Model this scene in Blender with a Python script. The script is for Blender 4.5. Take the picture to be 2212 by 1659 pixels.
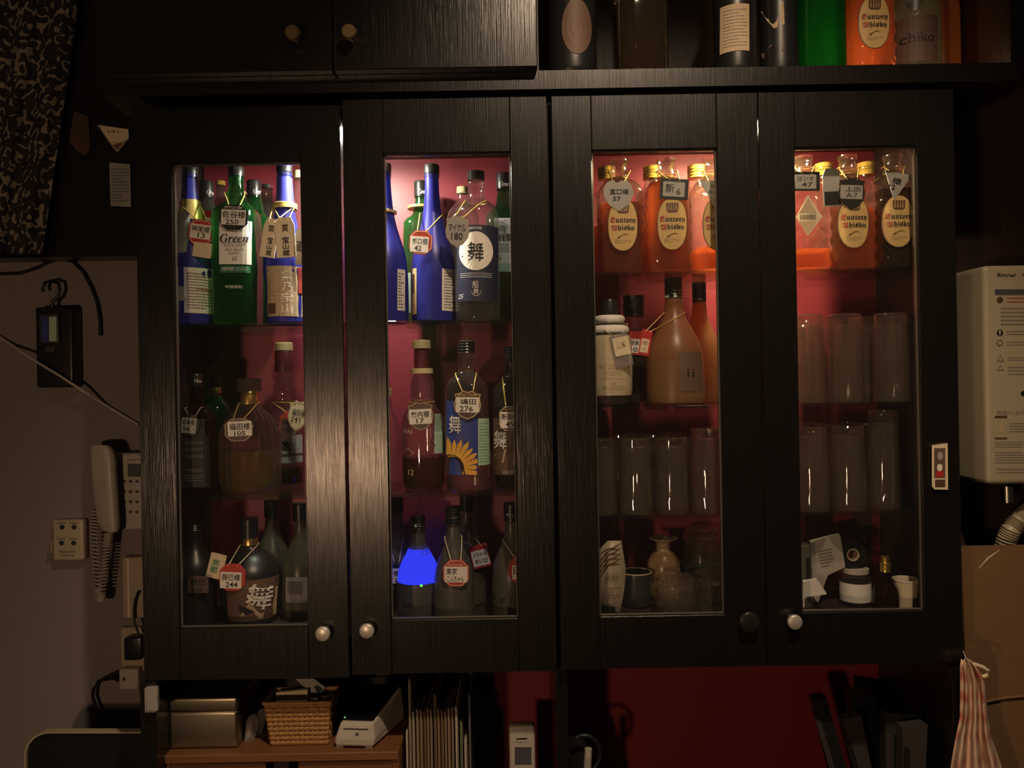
import bpy, bmesh, math, random
from math import sin, cos, pi, radians, sqrt
from mathutils import Vector, Matrix

for o in list(bpy.data.objects):
    bpy.data.objects.remove(o, do_unlink=True)
SC = bpy.context.scene
COL = SC.collection
random.seed(7)

# ------------------------------------------------------------------ camera
F, D, CZ, TH = 1660.0, 1.25, 1.50, radians(1.0)
cam_data = bpy.data.cameras.new('camera')
cam_data.sensor_width = 36.0
cam_data.lens = F / 2212.0 * 36.0
cam_data.clip_start = 0.02
cam = bpy.data.objects.new('camera', cam_data)
cam.matrix_world = Matrix.Translation((0, -D, CZ)) @ Matrix.Rotation(radians(90), 4, 'X') @ Matrix.Rotation(-TH, 4, 'Z')
COL.objects.link(cam)
SC.camera = cam

# ------------------------------------------------------------------ world, exposure, large lights
world = bpy.data.worlds.new('room_dusk')
SC.world = world
world.use_nodes = True
world.node_tree.nodes['Background'].inputs[0].default_value = (0.5, 0.40, 0.30, 1)
world.node_tree.nodes['Background'].inputs[1].default_value = 0.026
vs = SC.view_settings
vs.view_transform = 'Standard'; vs.look = 'None'; vs.gamma = 1.0; vs.exposure = 0.0
vs.use_curve_mapping = False
LAMP_L = 560.0      # white lamp in the cabinet with the blue bottles
LAMP_R = 780.0       # warm lamp in the cabinet with the square bottles
LAMP_TOP = 110.0  # bulb added on the upper shelf so its bottles glow from behind
PENDANT = 210.0     # globe pendant over the bar, behind the camera
SPOT_W = 74.0       # ceiling spot above and in front of the cabinets
SPOT_AT, SPOT_AIM = Vector((0.32, -1.05, 2.75)), Vector((0.20, 0.02, 1.22))
_sl = bpy.data.lights.new('ceiling_spot_light', 'SPOT'); _sl.energy = SPOT_W; _sl.color = (1.0, 0.74, 0.50)
_sl.spot_size = radians(68); _sl.spot_blend = 0.8; _sl.shadow_soft_size = 0.03
_so = bpy.data.objects.new('ceiling_spot_light', _sl); COL.objects.link(_so)
_so.location = SPOT_AT; _so.rotation_euler = (SPOT_AIM - SPOT_AT).to_track_quat('-Z', 'Y').to_euler()
cy = SC.cycles
cy.max_bounces = 6; cy.transmission_bounces = 5; cy.transparent_max_bounces = 24
cy.diffuse_bounces = 2; cy.glossy_bounces = 2
cy.use_adaptive_sampling = True; cy.adaptive_threshold = 0.06
cy.caustics_reflective = False; cy.caustics_refractive = False
cy.sample_clamp_indirect = 4.0

# ------------------------------------------------------------------ picture measures -> metres at a chosen depth
def uv(px, py):
    a, b = px - 1106.0, py - 829.5
    return a * cos(TH) - b * sin(TH), a * sin(TH) + b * cos(TH)
def K(Y): return (D + Y) / F
def P(px, py, Y):
    u, v = uv(px, py); k = K(Y)
    return Vector((u * k, Y, CZ - v * k))
def UX(u, Y=0.0): return u * K(Y)
def VZ(v, Y=0.0): return CZ - v * K(Y)

# ------------------------------------------------------------------ materials
def nodes_of(name):
    m = bpy.data.materials.new(name); m.use_nodes = True
    nt = m.node_tree; nt.nodes.clear()
    out = nt.nodes.new('ShaderNodeOutputMaterial')
    return m, nt, out
def noise_col(nt, col, amt=0.12, scale=(60, 60, 60)):
    tc = nt.nodes.new('ShaderNodeTexCoord'); mp = nt.nodes.new('ShaderNodeMapping')
    mp.inputs['Scale'].default_value = scale
    nz = nt.nodes.new('ShaderNodeTexNoise'); nz.inputs['Scale'].default_value = 1.0; nz.inputs['Detail'].default_value = 3
    nt.links.new(tc.outputs['Object'], mp.inputs['Vector']); nt.links.new(mp.outputs['Vector'], nz.inputs['Vector'])
    mx = nt.nodes.new('ShaderNodeMix'); mx.data_type = 'RGBA'
    mx.inputs['A'].default_value = (*[c * (1 - amt) for c in col], 1); mx.inputs['B'].default_value = (*[min(1, c * (1 + amt)) for c in col], 1)
    nt.links.new(nz.outputs['Fac'], mx.inputs['Factor'])
    return mx.outputs['Result'], nz.outputs['Fac'], mp
def pm(name, col, rough=0.5, metal=0.0, spec=0.5, amt=0.12, scale=(60, 60, 60), bump=0.0, coat=0.0, transl=0.0):
    m, nt, out = nodes_of(name)
    b = nt.nodes.new('ShaderNodeBsdfPrincipled')
    c, fac, _ = noise_col(nt, col, amt, scale)
    nt.links.new(c, b.inputs['Base Color'])
    b.inputs['Roughness'].default_value = rough; b.inputs['Metallic'].default_value = metal
    b.inputs['Specular IOR Level'].default_value = spec; b.inputs['Coat Weight'].default_value = coat
    if bump:
        bp = nt.nodes.new('ShaderNodeBump'); bp.inputs['Strength'].default_value = bump; bp.inputs['Distance'].default_value = 0.002
        nt.links.new(fac, bp.inputs['Height']); nt.links.new(bp.outputs['Normal'], b.inputs['Normal'])
    last = b.outputs[0]
    if transl:
        t = nt.nodes.new('ShaderNodeBsdfTranslucent'); t.inputs['Color'].default_value = (*col, 1)
        mx = nt.nodes.new('ShaderNodeMixShader'); mx.inputs[0].default_value = transl
        nt.links.new(last, mx.inputs[1]); nt.links.new(t.outputs[0], mx.inputs[2]); last = mx.outputs[0]
    nt.links.new(last, out.inputs['Surface'])
    return m
def glass(name, col, refr=0.35, ior=1.45, rior=1.33, diff=0.0, dcol=None, rough=0.02, transl=0.0, rrough=0.0):
    """clear or tinted glass / liquid: transparent + refraction, fresnel gloss, some scatter for cloudy or frosted kinds"""
    m, nt, out = nodes_of(name)
    N = nt.nodes.new; L = nt.links.new
    c, _, _ = noise_col(nt, col, 0.04, (25, 25, 25))
    tr = N('ShaderNodeBsdfTransparent'); L(c, tr.inputs['Color'])
    rf = N('ShaderNodeBsdfGlass'); L(c, rf.inputs['Color']); rf.inputs['IOR'].default_value = rior; rf.inputs['Roughness'].default_value = rrough
    m1 = N('ShaderNodeMixShader'); m1.inputs[0].default_value = refr
    L(tr.outputs[0], m1.inputs[1]); L(rf.outputs[0], m1.inputs[2]); last = m1.outputs[0]
    dc = (*(dcol or col), 1)
    if diff:
        d = N('ShaderNodeBsdfDiffuse'); d.inputs['Color'].default_value = dc
        m2 = N('ShaderNodeMixShader'); m2.inputs[0].default_value = diff
        L(last, m2.inputs[1]); L(d.outputs[0], m2.inputs[2]); last = m2.outputs[0]
    if transl:
        d = N('ShaderNodeBsdfTranslucent'); d.inputs['Color'].default_value = dc
        m2 = N('ShaderNodeMixShader'); m2.inputs[0].default_value = transl
        L(last, m2.inputs[1]); L(d.outputs[0], m2.inputs[2]); last = m2.outputs[0]
    lw = N('ShaderNodeLayerWeight'); lw.inputs['Blend'].default_value = 0.5
    f0 = ((ior - 1) / (ior + 1)) ** 2
    pw = N('ShaderNodeMath'); pw.operation = 'POWER'; L(lw.outputs['Facing'], pw.inputs[0]); pw.inputs[1].default_value = 4.5
    fr = N('ShaderNodeMath'); fr.operation = 'MULTIPLY_ADD'; L(pw.outputs[0], fr.inputs[0]); fr.inputs[1].default_value = 0.85 * (1 - f0); fr.inputs[2].default_value = f0
    gl = N('ShaderNodeBsdfGlossy'); gl.inputs['Roughness'].default_value = rough
    m3 = N('ShaderNodeMixShader'); L(fr.outputs[0], m3.inputs[0]); L(last, m3.inputs[1]); L(gl.outputs[0], m3.inputs[2])
    L(m3.outputs[0], out.inputs['Surface'])
    return m
def emit(name, col, strength):
    m, nt, out = nodes_of(name)
    e = nt.nodes.new('ShaderNodeEmission'); e.inputs[0].default_value = (*col, 1); e.inputs[1].default_value = strength
    nt.links.new(e.outputs[0], out.inputs['Surface'])
    return m
def wood(name, col, rough, grain=(700, 700, 9), bump=0.6, amt=0.35, spec=0.5):
    m, nt, out = nodes_of(name)
    b = nt.nodes.new('ShaderNodeBsdfPrincipled')
    c, fac, _ = noise_col(nt, col, amt, grain)
    nt.links.new(c, b.inputs['Base Color'])
    b.inputs['Specular IOR Level'].default_value = spec
    mr = nt.nodes.new('ShaderNodeMapRange'); mr.inputs['To Min'].default_value = rough * 0.75; mr.inputs['To Max'].default_value = rough * 1.3
    nt.links.new(fac, mr.inputs['Value']); nt.links.new(mr.outputs[0], b.inputs['Roughness'])
    bp = nt.nodes.new('ShaderNodeBump'); bp.inputs['Strength'].default_value = bump; bp.inputs['Distance'].default_value = 0.0012
    nt.links.new(fac, bp.inputs['Height']); nt.links.new(bp.outputs['Normal'], b.inputs['Normal'])
    nt.links.new(b.outputs[0], out.inputs['Surface'])
    return m
M_FILEPAGE = (0.30, 0.23, 0.13)
def worm_print(name, ground, ink):
    """dark cloth with a printed scatter of short pale squiggles"""
    m, nt, out = nodes_of(name); N = nt.nodes.new; L = nt.links.new
    tc = N('ShaderNodeTexCoord')
    n1 = N('ShaderNodeTexNoise'); n1.inputs['Scale'].default_value = 56; n1.inputs['Detail'].default_value = 0.5
    n2 = N('ShaderNodeTexNoise'); n2.inputs['Scale'].default_value = 80; n2.inputs['Detail'].default_value = 0
    L(tc.outputs['Object'], n1.inputs['Vector'])
    mp = N('ShaderNodeMapping'); mp.inputs['Location'].default_value = (3, 7, 1)
    L(tc.outputs['Object'], mp.inputs['Vector']); L(mp.outputs[0], n2.inputs['Vector'])
    def math(op, a, b=None):
        n = N('ShaderNodeMath'); n.operation = op
        for i, x in enumerate((a, b)):
            if x is None: continue
            if isinstance(x, (int, float)): n.inputs[i].default_value = x
            else: L(x, n.inputs[i])
        return n.outputs[0]
    a = math('LESS_THAN', math('ABSOLUTE', math('SUBTRACT', n1.outputs['Fac'], 0.5)), 0.07)
    bb = math('GREATER_THAN', n2.outputs['Fac'], 0.47)
    k = math('MULTIPLY', a, bb)
    mx = N('ShaderNodeMix'); mx.data_type = 'RGBA'
    mx.inputs['A'].default_value = (*ground, 1); mx.inputs['B'].default_value = (*ink, 1)
    L(k, mx.inputs['Factor'])
    b = N('ShaderNodeBsdfPrincipled'); b.inputs['Roughness'].default_value = 0.85
    L(mx.outputs['Result'], b.inputs['Base Color']); L(b.outputs[0], out.inputs['Surface'])
    return m
def checks(name, c1, c2):
    m, nt, out = nodes_of(name); N = nt.nodes.new; L = nt.links.new
    tc = N('ShaderNodeTexCoord')
    w1 = N('ShaderNodeTexWave'); w1.bands_direction = 'X'; w1.inputs['Scale'].default_value = 14; w1.inputs['Distortion'].default_value = 1.5
    w2 = N('ShaderNodeTexWave'); w2.bands_direction = 'Z'; w2.inputs['Scale'].default_value = 9; w2.inputs['Distortion'].default_value = 2.5
    for w in (w1, w2): L(tc.outputs['Object'], w.inputs['Vector'])
    mm = N('ShaderNodeMath'); mm.operation = 'MULTIPLY'; L(w1.outputs['Fac'], mm.inputs[0]); L(w2.outputs['Fac'], mm.inputs[1])
    mx = N('ShaderNodeMix'); mx.data_type = 'RGBA'; mx.inputs['A'].default_value = (*c1, 1); mx.inputs['B'].default_value = (*c2, 1)
    L(mm.outputs[0], mx.inputs['Factor'])
    b = N('ShaderNodeBsdfPrincipled'); b.inputs['Roughness'].default_value = 0.9
    L(mx.outputs['Result'], b.inputs['Base Color']); L(b.outputs[0], out.inputs['Surface'])
    return m

M = {}
M['wood'] = wood('dark_stained_wood', (0.0080, 0.0065, 0.0050), 0.24, bump=0.26, spec=0.85)
M['wood_in'] = wood('dark_inner_wood', (0.028, 0.016, 0.012), 0.5, bump=0.3)
M['wood_warm'] = wood('brown_chest_wood', (0.19, 0.08, 0.03), 0.45, grain=(9, 300, 300), bump=0.2)
M['wood_brown'] = wood('brown_wall_board', (0.045, 0.022, 0.014), 0.6, bump=0.3)
M['red'] = pm('red_backing_board', (0.30, 0.036, 0.055), 0.45, amt=0.08, scale=(8, 8, 8))
M['red_wall'] = pm('red_painted_wall', (0.23, 0.020, 0.024), 0.6, amt=0.12, scale=(6, 6, 6))
M['plaster'] = pm('beige_plaster', (0.225, 0.187, 0.172), 0.9, amt=0.06, scale=(40, 40, 40), bump=0.15)
M['floor'] = pm('dark_floor_tile', (0.06, 0.05, 0.045), 0.5)
M['steel'] = pm('brushed_steel', (0.55, 0.53, 0.48), 0.28, metal=1, amt=0.08, scale=(300, 300, 4))
M['tin'] = pm('dull_tin', (0.42, 0.38, 0.28), 0.34, metal=1, amt=0.15, scale=(20, 20, 20))
M['knob'] = pm('satin_nickel', (0.72, 0.68, 0.60), 0.38, metal=0.55, amt=0.04)
M['brass'] = pm('old_brass', (0.35, 0.24, 0.12), 0.4, metal=0.8)
M['gold'] = pm('gold_foil', (0.85, 0.58, 0.18), 0.28, metal=0.9, amt=0.1)
M['goldcap'] = pm('yellow_gold_cap', (0.80, 0.56, 0.12), 0.35, metal=0.45, amt=0.1)
M['goldcord'] = pm('gold_cord', (0.75, 0.52, 0.16), 0.45, metal=0.35, amt=0.45, scale=(900, 900, 900))
M['whitecord'] = pm('pale_string', (0.62, 0.52, 0.36), 0.7, amt=0.3, scale=(700, 700, 700))
M['black'] = pm('black_plastic', (0.012, 0.012, 0.012), 0.35, amt=0.2)
M['blackcap'] = pm('black_screw_cap', (0.018, 0.018, 0.017), 0.3, amt=0.2)
M['ink'] = pm('black_ink', (0.012, 0.010, 0.012), 0.6)
M['inkgrey'] = pm('grey_print', (0.16, 0.15, 0.14), 0.7)
M['inkred'] = pm('red_print', (0.35, 0.04, 0.03), 0.6)
M['inkwhite'] = pm('white_print', (0.75, 0.73, 0.68), 0.6)
M['inkbrown'] = pm('brown_print', (0.09, 0.045, 0.02), 0.6)
M['inkgreen'] = pm('green_print', (0.05, 0.30, 0.16), 0.6)
M['paper'] = pm('white_label_paper', (0.78, 0.75, 0.68), 0.65, amt=0.04)
M['sticker'] = pm('white_sticker', (0.82, 0.78, 0.70), 0.6, amt=0.04)
M['cream'] = pm('cream_paper', (0.74, 0.62, 0.42), 0.7, amt=0.06)
M['tan'] = pm('tan_label', (0.62, 0.44, 0.22), 0.65, amt=0.08)
M['ovallabel'] = pm('straw_oval_label', (0.74, 0.50, 0.19), 0.6, amt=0.06, transl=0.25)
M['redtag'] = pm('red_tag_plastic', (0.50, 0.035, 0.03), 0.4)
M['blacktag'] = pm('black_tag_plastic', (0.02, 0.022, 0.02), 0.35)
M['browntag'] = pm('brown_tag_plastic', (0.09, 0.05, 0.035), 0.4)
M['greytag'] = pm('grey_tag', (0.34, 0.33, 0.30), 0.5)
M['mint'] = pm('mint_label', (0.42, 0.60, 0.46), 0.65)
M['navy'] = pm('navy_label', (0.014, 0.018, 0.045), 0.5)
M['royal'] = pm('royal_blue_label', (0.03, 0.055, 0.26), 0.5)
M['petal'] = pm('sunflower_petal_print', (0.80, 0.42, 0.06), 0.6, amt=0.25, scale=(300, 300, 300))
M['seed'] = pm('sunflower_seed_print', (0.035, 0.02, 0.015), 0.6)
M['darkgreen'] = pm('dark_green_strip', (0.02, 0.13, 0.06), 0.5)
M['kraft'] = pm('kraft_label', (0.48, 0.36, 0.22), 0.7, amt=0.12)
M['brownlabel'] = pm('dark_brown_label', (0.13, 0.075, 0.05), 0.6)
M['dkred'] = pm('oxblood_foil', (0.10, 0.018, 0.022), 0.35)
M['khaki'] = pm('khaki_cap', (0.62, 0.54, 0.30), 0.5)
M['bluefoil'] = pm('blue_neck_foil', (0.06, 0.07, 0.55), 0.4, amt=0.05)
M['blueglass'] = pm('blue_satin_glass', (0.035, 0.04, 0.36), 0.33, amt=0.1, scale=(12, 12, 12), transl=0.35)
M['greenglass'] = glass('green_bottle_glass', (0.34, 0.80, 0.38), refr=0.18, ior=1.65, diff=0.06, dcol=(0.03, 0.34, 0.09), transl=0.24, rough=0.04)
M['greenliquid'] = glass('green_tinted_spirit', (0.62, 0.88, 0.62), refr=0.2, ior=1.15, diff=0.04, dcol=(0.05, 0.35, 0.10), transl=0.08)
M['greyglass'] = glass('smoky_bottle_glass', (0.55, 0.62, 0.55), refr=0.2, diff=0.03)
M['clear'] = glass('clear_bottle_glass', (0.97, 0.985, 0.965), refr=0.28, ior=1.7, rior=1.42, diff=0.016, dcol=(0.75, 0.8, 0.68), rough=0.04)
M['whiskyglass'] = glass('cut_bottle_glass', (0.985, 0.975, 0.95), refr=0.42, ior=1.8, rior=1.46, diff=0.016, dcol=(0.85, 0.68, 0.4), rough=0.04)
M['amber'] = glass('amber_whisky', (0.92, 0.47, 0.24), refr=0.25, ior=1.12, diff=0.12, dcol=(0.95, 0.36, 0.17), transl=0.42)
M['darkwhisky'] = glass('dark_whisky', (0.40, 0.13, 0.04), refr=0.25, ior=1.2, diff=0.06, dcol=(0.12, 0.03, 0.01))
M['paleliquid'] = glass('pale_gold_liquid', (0.90, 0.86, 0.55), refr=0.2, ior=1.15, diff=0.06, dcol=(0.62, 0.56, 0.2), transl=0.18)
M['water'] = glass('clear_spirit', (0.97, 0.98, 0.96), refr=0.25, ior=1.15)
M['frost'] = glass('frosted_glass', (0.62, 0.62, 0.50), refr=0.3, diff=0.36, dcol=(0.30, 0.29, 0.20), rough=0.3, transl=0.35, rrough=0.35)
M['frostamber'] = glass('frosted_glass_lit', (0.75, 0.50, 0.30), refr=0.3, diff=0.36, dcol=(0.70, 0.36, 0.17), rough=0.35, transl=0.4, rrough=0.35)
M['frostlow'] = glass('frosted_glass_liquid', (0.6, 0.45, 0.25), refr=0.2, diff=0.5, dcol=(0.46, 0.27, 0.11), rough=0.35, transl=0.3, rrough=0.4)
M['creamglass'] = pm('cream_bottle_wrap', (0.66, 0.56, 0.36), 0.35, amt=0.05, transl=0.2)
M['tumbler'] = glass('tumbler_glass', (0.985, 0.98, 0.97), refr=0.30, ior=1.75, rior=1.46, diff=0.028, dcol=(0.95, 0.72, 0.5), rough=0.035)
M['pane'] = glass('door_pane_glass', (0.985, 0.985, 0.98), refr=0.0, ior=1.42, rough=0.01, diff=0.004, dcol=(0.8, 0.78, 0.72))
M['shelf'] = glass('shelf_glass', (0.93, 0.96, 0.94), refr=0.08, ior=1.45, diff=0.015, dcol=(0.1, 0.2, 0.12))
M['edge_glint'] = pm('pane_edge_glint', (0.11, 0.095, 0.08), 0.25, spec=0.7)  # paler than the frame, stands in for light on the pane edge
M['white'] = pm('white_plastic', (0.46, 0.42, 0.36), 0.4, amt=0.04)
M['heater'] = pm('ivory_enamel', (0.42, 0.36, 0.25), 0.35, amt=0.03)
M['screen'] = pm('black_screen', (0.006, 0.006, 0.007), 0.08)
M['lcd'] = pm('grey_lcd', (0.08, 0.08, 0.09), 0.3)
M['cardboard'] = pm('cardboard', (0.19, 0.105, 0.045), 0.8, amt=0.1, scale=(4, 4, 60))
M['wicker'] = pm('wicker_strand', (0.42, 0.22, 0.07), 0.6, amt=0.35, scale=(200, 200, 200))
M['towel'] = checks('checked_towel', (0.72, 0.52, 0.38), (0.55, 0.16, 0.12))
M['fabric'] = worm_print('squiggle_cloth', (0.018, 0.014, 0.013), (0.25, 0.21, 0.155))
M['darkbag'] = pm('dark_vinyl', (0.012, 0.012, 0.013), 0.4)
M['darkbag2'] = pm('dark_olive_vinyl', (0.03, 0.035, 0.028), 0.4)
M['greyvinyl'] = pm('grey_vinyl', (0.045, 0.038, 0.035), 0.5)
M['plasticfilm'] = glass('clear_plastic_film', (0.9, 0.88, 0.86), refr=0.0, diff=0.28, dcol=(0.45, 0.42, 0.42), rough=0.15)
M['ceramic'] = pm('speckled_glaze', (0.50, 0.32, 0.18), 0.25, amt=0.7, scale=(55, 55, 55))
M['ceramiclip'] = pm('pale_glaze', (0.62, 0.48, 0.30), 0.3)
M['snack'] = pm('printed_snack_film', (0.42, 0.36, 0.26), 0.4, amt=0.5, scale=(45, 45, 20))
M['stripe'] = pm('brown_stripe_print', (0.14, 0.06, 0.03), 0.45)
M['cup'] = pm('dark_cup_glaze', (0.03, 0.032, 0.03), 0.3)
M['file'] = pm('manila_paper', (0.27, 0.18, 0.085), 0.8, amt=0.15, scale=(200, 200, 4))
M['file2'] = pm('pale_folder', (0.28, 0.22, 0.15), 0.7)
M['file3'] = pm('brown_folder', (0.13, 0.075, 0.04), 0.7)
M['pages'] = pm('aged_pages', M_FILEPAGE, 0.8, amt=0.15, scale=(200, 200, 4))
M['file4'] = pm('green_folder', (0.10, 0.16, 0.06), 0.7)
M['glowblue'] = emit('painted_blue_glow', (0.035, 0.05, 1.0), 1.0)
M['led'] = emit('green_led', (0.15, 1.0, 0.1), 2.0)
M['lens_l'] = emit('white_lamp_lens', (1.0, 0.93, 0.76), LAMP_L)
M['lens_r'] = emit('warm_lamp_lens', (1.0, 0.74, 0.40), LAMP_R)
M['lens_t'] = emit('added_amber_bulb', (1.0, 0.62, 0.32), LAMP_TOP)
M['globe'] = emit('warm_globe', (1.0, 0.62, 0.36), PENDANT)
M['spotlens'] = emit('warm_spot_lens', (1.0, 0.72, 0.45), 6.0)

# ------------------------------------------------------------------ mesh building
def link(name, data, mat=None, parent=None, loc=None):
    o = bpy.data.objects.new(name, data)
    COL.objects.link(o)
    if mat is not None and data is not None and len(data.materials) == 0:
        data.materials.append(M[mat] if isinstance(mat, str) else mat)
    if parent is not None: o.parent = parent
    if loc is not None: o.location = loc
    return o
def tagp(o, label=None, cat=None, group=None, kind=None):
    if label: o['label'] = label
    if cat: o['category'] = cat
    if group: o['group'] = group
    if kind: o['kind'] = kind
    return o
def thing(name, label, cat, loc, group=None, kind=None):
    return tagp(link(name, None, loc=loc), label, cat, group, kind)
class MB:
    def __init__(s): s.v = []; s.f = []
    def add(s, vs, fs):
        n = len(s.v); s.v += [Vector(q) for q in vs]; s.f += [tuple(i + n for i in f) for f in fs]; return s
    def box(s, a, b):
        x0, y0, z0 = [min(p, q) for p, q in zip(a, b)]; x1, y1, z1 = [max(p, q) for p, q in zip(a, b)]
        return s.hexa([(x0, y0, z0), (x1, y0, z0), (x1, y1, z0), (x0, y1, z0), (x0, y0, z1), (x1, y0, z1), (x1, y1, z1), (x0, y1, z1)])
    def hexa(s, p):
        return s.add(p, [(3, 2, 1, 0), (4, 5, 6, 7), (0, 1, 5, 4), (1, 2, 6, 5), (2, 3, 7, 6), (3, 0, 4, 7)])
    def prism(s, pts, back):                       # pts: front outline, back: same outline further away
        n = len(pts)
        return s.add(list(pts) + list(back), [tuple(range(n))[::-1], tuple(range(n, 2 * n))] + [(i, (i + 1) % n, (i + 1) % n + n, i + n) for i in range(n)])
    def tube(s, pts, r, seg=6, rf=None):
        pts = [Vector(p) for p in pts]; n = len(pts); vs = []; fs = []
        ref = Vector((0.13, 0.21, 0.97))
        for i, p in enumerate(pts):
            t = (pts[min(i + 1, n - 1)] - pts[max(i - 1, 0)]).normalized()
            if abs(t.dot(ref)) > 0.95: ref = Vector((0.97, 0.13, 0.21))
            a = t.cross(ref).normalized(); b = t.cross(a)
            rr = r if rf is None else r * rf(i / (n - 1))
            for k in range(seg):
                th = 2 * pi * k / seg; vs.append(p + a * (rr * cos(th)) + b * (rr * sin(th)))
        for i in range(n - 1):
            for k in range(seg):
                k2 = (k + 1) % seg
                fs.append((i * seg + k, i * seg + k2, (i + 1) * seg + k2, (i + 1) * seg + k))
        fs.append(tuple(range(seg))[::-1]); fs.append(tuple((n - 1) * seg + k for k in range(seg)))
        return s.add(vs, fs)
    def lathe(s, prof, seg=32, n=2.0, sy=1.0, c=(0, 0), disp=None, cap=True):
        vs = []; fs = []
        for z, r in prof:
            e = n(z) if callable(n) else n
            for k in range(seg):
                th = 2 * pi * (k + 0.5) / seg
                cc, ss = cos(th), sin(th)
                q = r if e == 2.0 else r / ((abs(cc) ** e + abs(ss) ** e) ** (1 / e))
                if disp: q *= 1 + disp(th, z)
                vs.append((c[0] + q * cc, c[1] + q * ss * sy, z))
        m = len(prof)
        up = prof[-1][0] > prof[0][0]
        for i in range(m - 1):
            for k in range(seg):
                k2 = (k + 1) % seg
                q = (i * seg + k, i * seg + k2, (i + 1) * seg + k2, (i + 1) * seg + k)
                fs.append(q if up else q[::-1])
        if cap:
            a = tuple(range(seg)); b = tuple((m - 1) * seg + k for k in range(seg))
            fs.append(a[::-1] if up else a); fs.append(b if up else b[::-1])
        return s.add(vs, fs)
    def flip(s, n0=0):
        s.f = s.f[:n0] + [f[::-1] for f in s.f[n0:]]; return s
    def mesh(s, name, smooth=None):
        me = bpy.data.meshes.new(name)
        me.from_pydata([tuple(v) for v in s.v], [], s.f); me.update()
        if smooth is not None:
            me.polygons.foreach_set('use_smooth', [True] * len(me.polygons))
            me.set_sharp_from_angle(angle=radians(smooth))
        return me
    def build(s, name, mat, parent=None, smooth=None, loc=None, off=None):
        if off is not None: s.v = [v - Vector(off) for v in s.v]
        return link(name, s.mesh(name, smooth), mat, parent, loc)
def rbox(a, b, r, seg=2, name='box'):
    bm = bmesh.new(); bmesh.ops.create_cube(bm, size=1)
    a, b = Vector(a), Vector(b); c = (a + b) / 2; d = b - a
    for v in bm.verts: v.co = Vector((c.x + v.co.x * abs(d.x), c.y + v.co.y * abs(d.y), c.z + v.co.z * abs(d.z)))
    bmesh.ops.bevel(bm, geom=bm.edges[:], offset=r, segments=seg, profile=0.6, affect='EDGES')
    me = bpy.data.meshes.new(name); bm.to_mesh(me); bm.free()
    me.polygons.foreach_set('use_smooth', [True] * len(me.polygons)); me.set_sharp_from_angle(angle=radians(50 if seg > 1 else 25))
    return me
def chaikin(pts, it=1):
    for _ in range(it):
        out = [pts[0]]
        for a, b in zip(pts, pts[1:]):
            out += [(a[0] * .75 + b[0] * .25, a[1] * .75 + b[1] * .25), (a[0] * .25 + b[0] * .75, a[1] * .25 + b[1] * .75)]
        out.append(pts[-1]); pts = out
    return pts

# ------------------------------------------------------------------ print: outlines, lettering, small type, laid on a mapped surface
def flat(Y, off=(0, 0, 0)):
    off = Vector(off)
    return lambda px, py, d=0.0: P(px, py, Y) - Vector((0, d, 0)) - off
def rot_pts(pts, c, deg):
    a = radians(deg)
    return [(c[0] + (x - c[0]) * cos(a) - (y - c[1]) * sin(a), c[1] + (x - c[0]) * sin(a) + (y - c[1]) * cos(a)) for x, y in pts]
def rect_on(mp, x0, y0, x1, y1, d, mat, name, parent, nx=8, ny=2, deg=0):
    c = ((x0 + x1) / 2, (y0 + y1) / 2); m = MB(); vs = []; fs = []
    for j in range(ny + 1):
        for i in range(nx + 1):
            q = rot_pts([(x0 + (x1 - x0) * i / nx, y0 + (y1 - y0) * j / ny)], c, deg)[0]; vs.append(mp(*q, d))
    for j in range(ny):
        for i in range(nx):
            a = j * (nx + 1) + i; fs.append((a, a + nx + 1, a + nx + 2, a + 1))
    return m.add(vs, fs).build(name, mat, parent)
def oval_on(mp, cx, cy_, rx, ry, d, mat, name, parent, seg=28, rings=3, pw=2.0):
    vs = [mp(cx, cy_, d)]; fs = []
    for j in range(1, rings + 1):
        for k in range(seg):
            t = 2 * pi * k / seg; q = j / rings
            ct, st = cos(t), sin(t); e = 2 / pw
            vs.append(mp(cx + rx * q * math.copysign(abs(ct) ** e, ct), cy_ + ry * q * math.copysign(abs(st) ** e, st), d))
    for k in range(seg):
        fs.append((0, 1 + (k + 1) % seg, 1 + k))
        for j in range(rings - 1):
            a = 1 + j * seg; b = a + seg
            fs.append((a + k, a + (k + 1) % seg, b + (k + 1) % seg, b + k))
    return MB().add(vs, fs).build(name, mat, parent)
def poly_on(mp, pts, d, mat, name, parent):
    return MB().add([mp(x, y, d) for x, y in pts], [tuple(range(len(pts)))]).build(name, mat, parent)
_tc = {}
def glyphs(s, shear=0.0, weight=0.0):
    k = (s, shear, weight)
    if k not in _tc:
        c = bpy.data.curves.new('t', 'FONT'); c.body = s; c.resolution_u = 2; c.shear = shear; c.offset = weight
        o = bpy.data.objects.new('t', c); me = bpy.data.meshes.new_from_object(o)
        vs = [(v.co.x, v.co.y) for v in me.vertices]; fs = [tuple(p.vertices) for p in me.polygons]
        bpy.data.objects.remove(o); bpy.data.curves.remove(c); bpy.data.meshes.remove(me)
        _tc[k] = (vs, fs)
    return _tc[k]
def text_on(mp, s, x0, y0, x1, y1, d, mat, parent, deg=0, shear=0.0, weight=0.0, name='lettering', rc=None):
    vs, fs = glyphs(s, shear, weight)
    ax, bx = min(v[0] for v in vs), max(v[0] for v in vs); ay, by = min(v[1] for v in vs), max(v[1] for v in vs)
    c = rc or ((x0 + x1) / 2, (y0 + y1) / 2)
    pts = [(x0 + (x - ax) / max(bx - ax, 1e-6) * (x1 - x0), y1 - (y - ay) / max(by - ay, 1e-6) * (y1 - y0)) for x, y in vs]
    pts = rot_pts(pts, c, deg)
    return MB().add([mp(x, y, d) for x, y in pts], fs).build(name, mat, parent)
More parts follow.
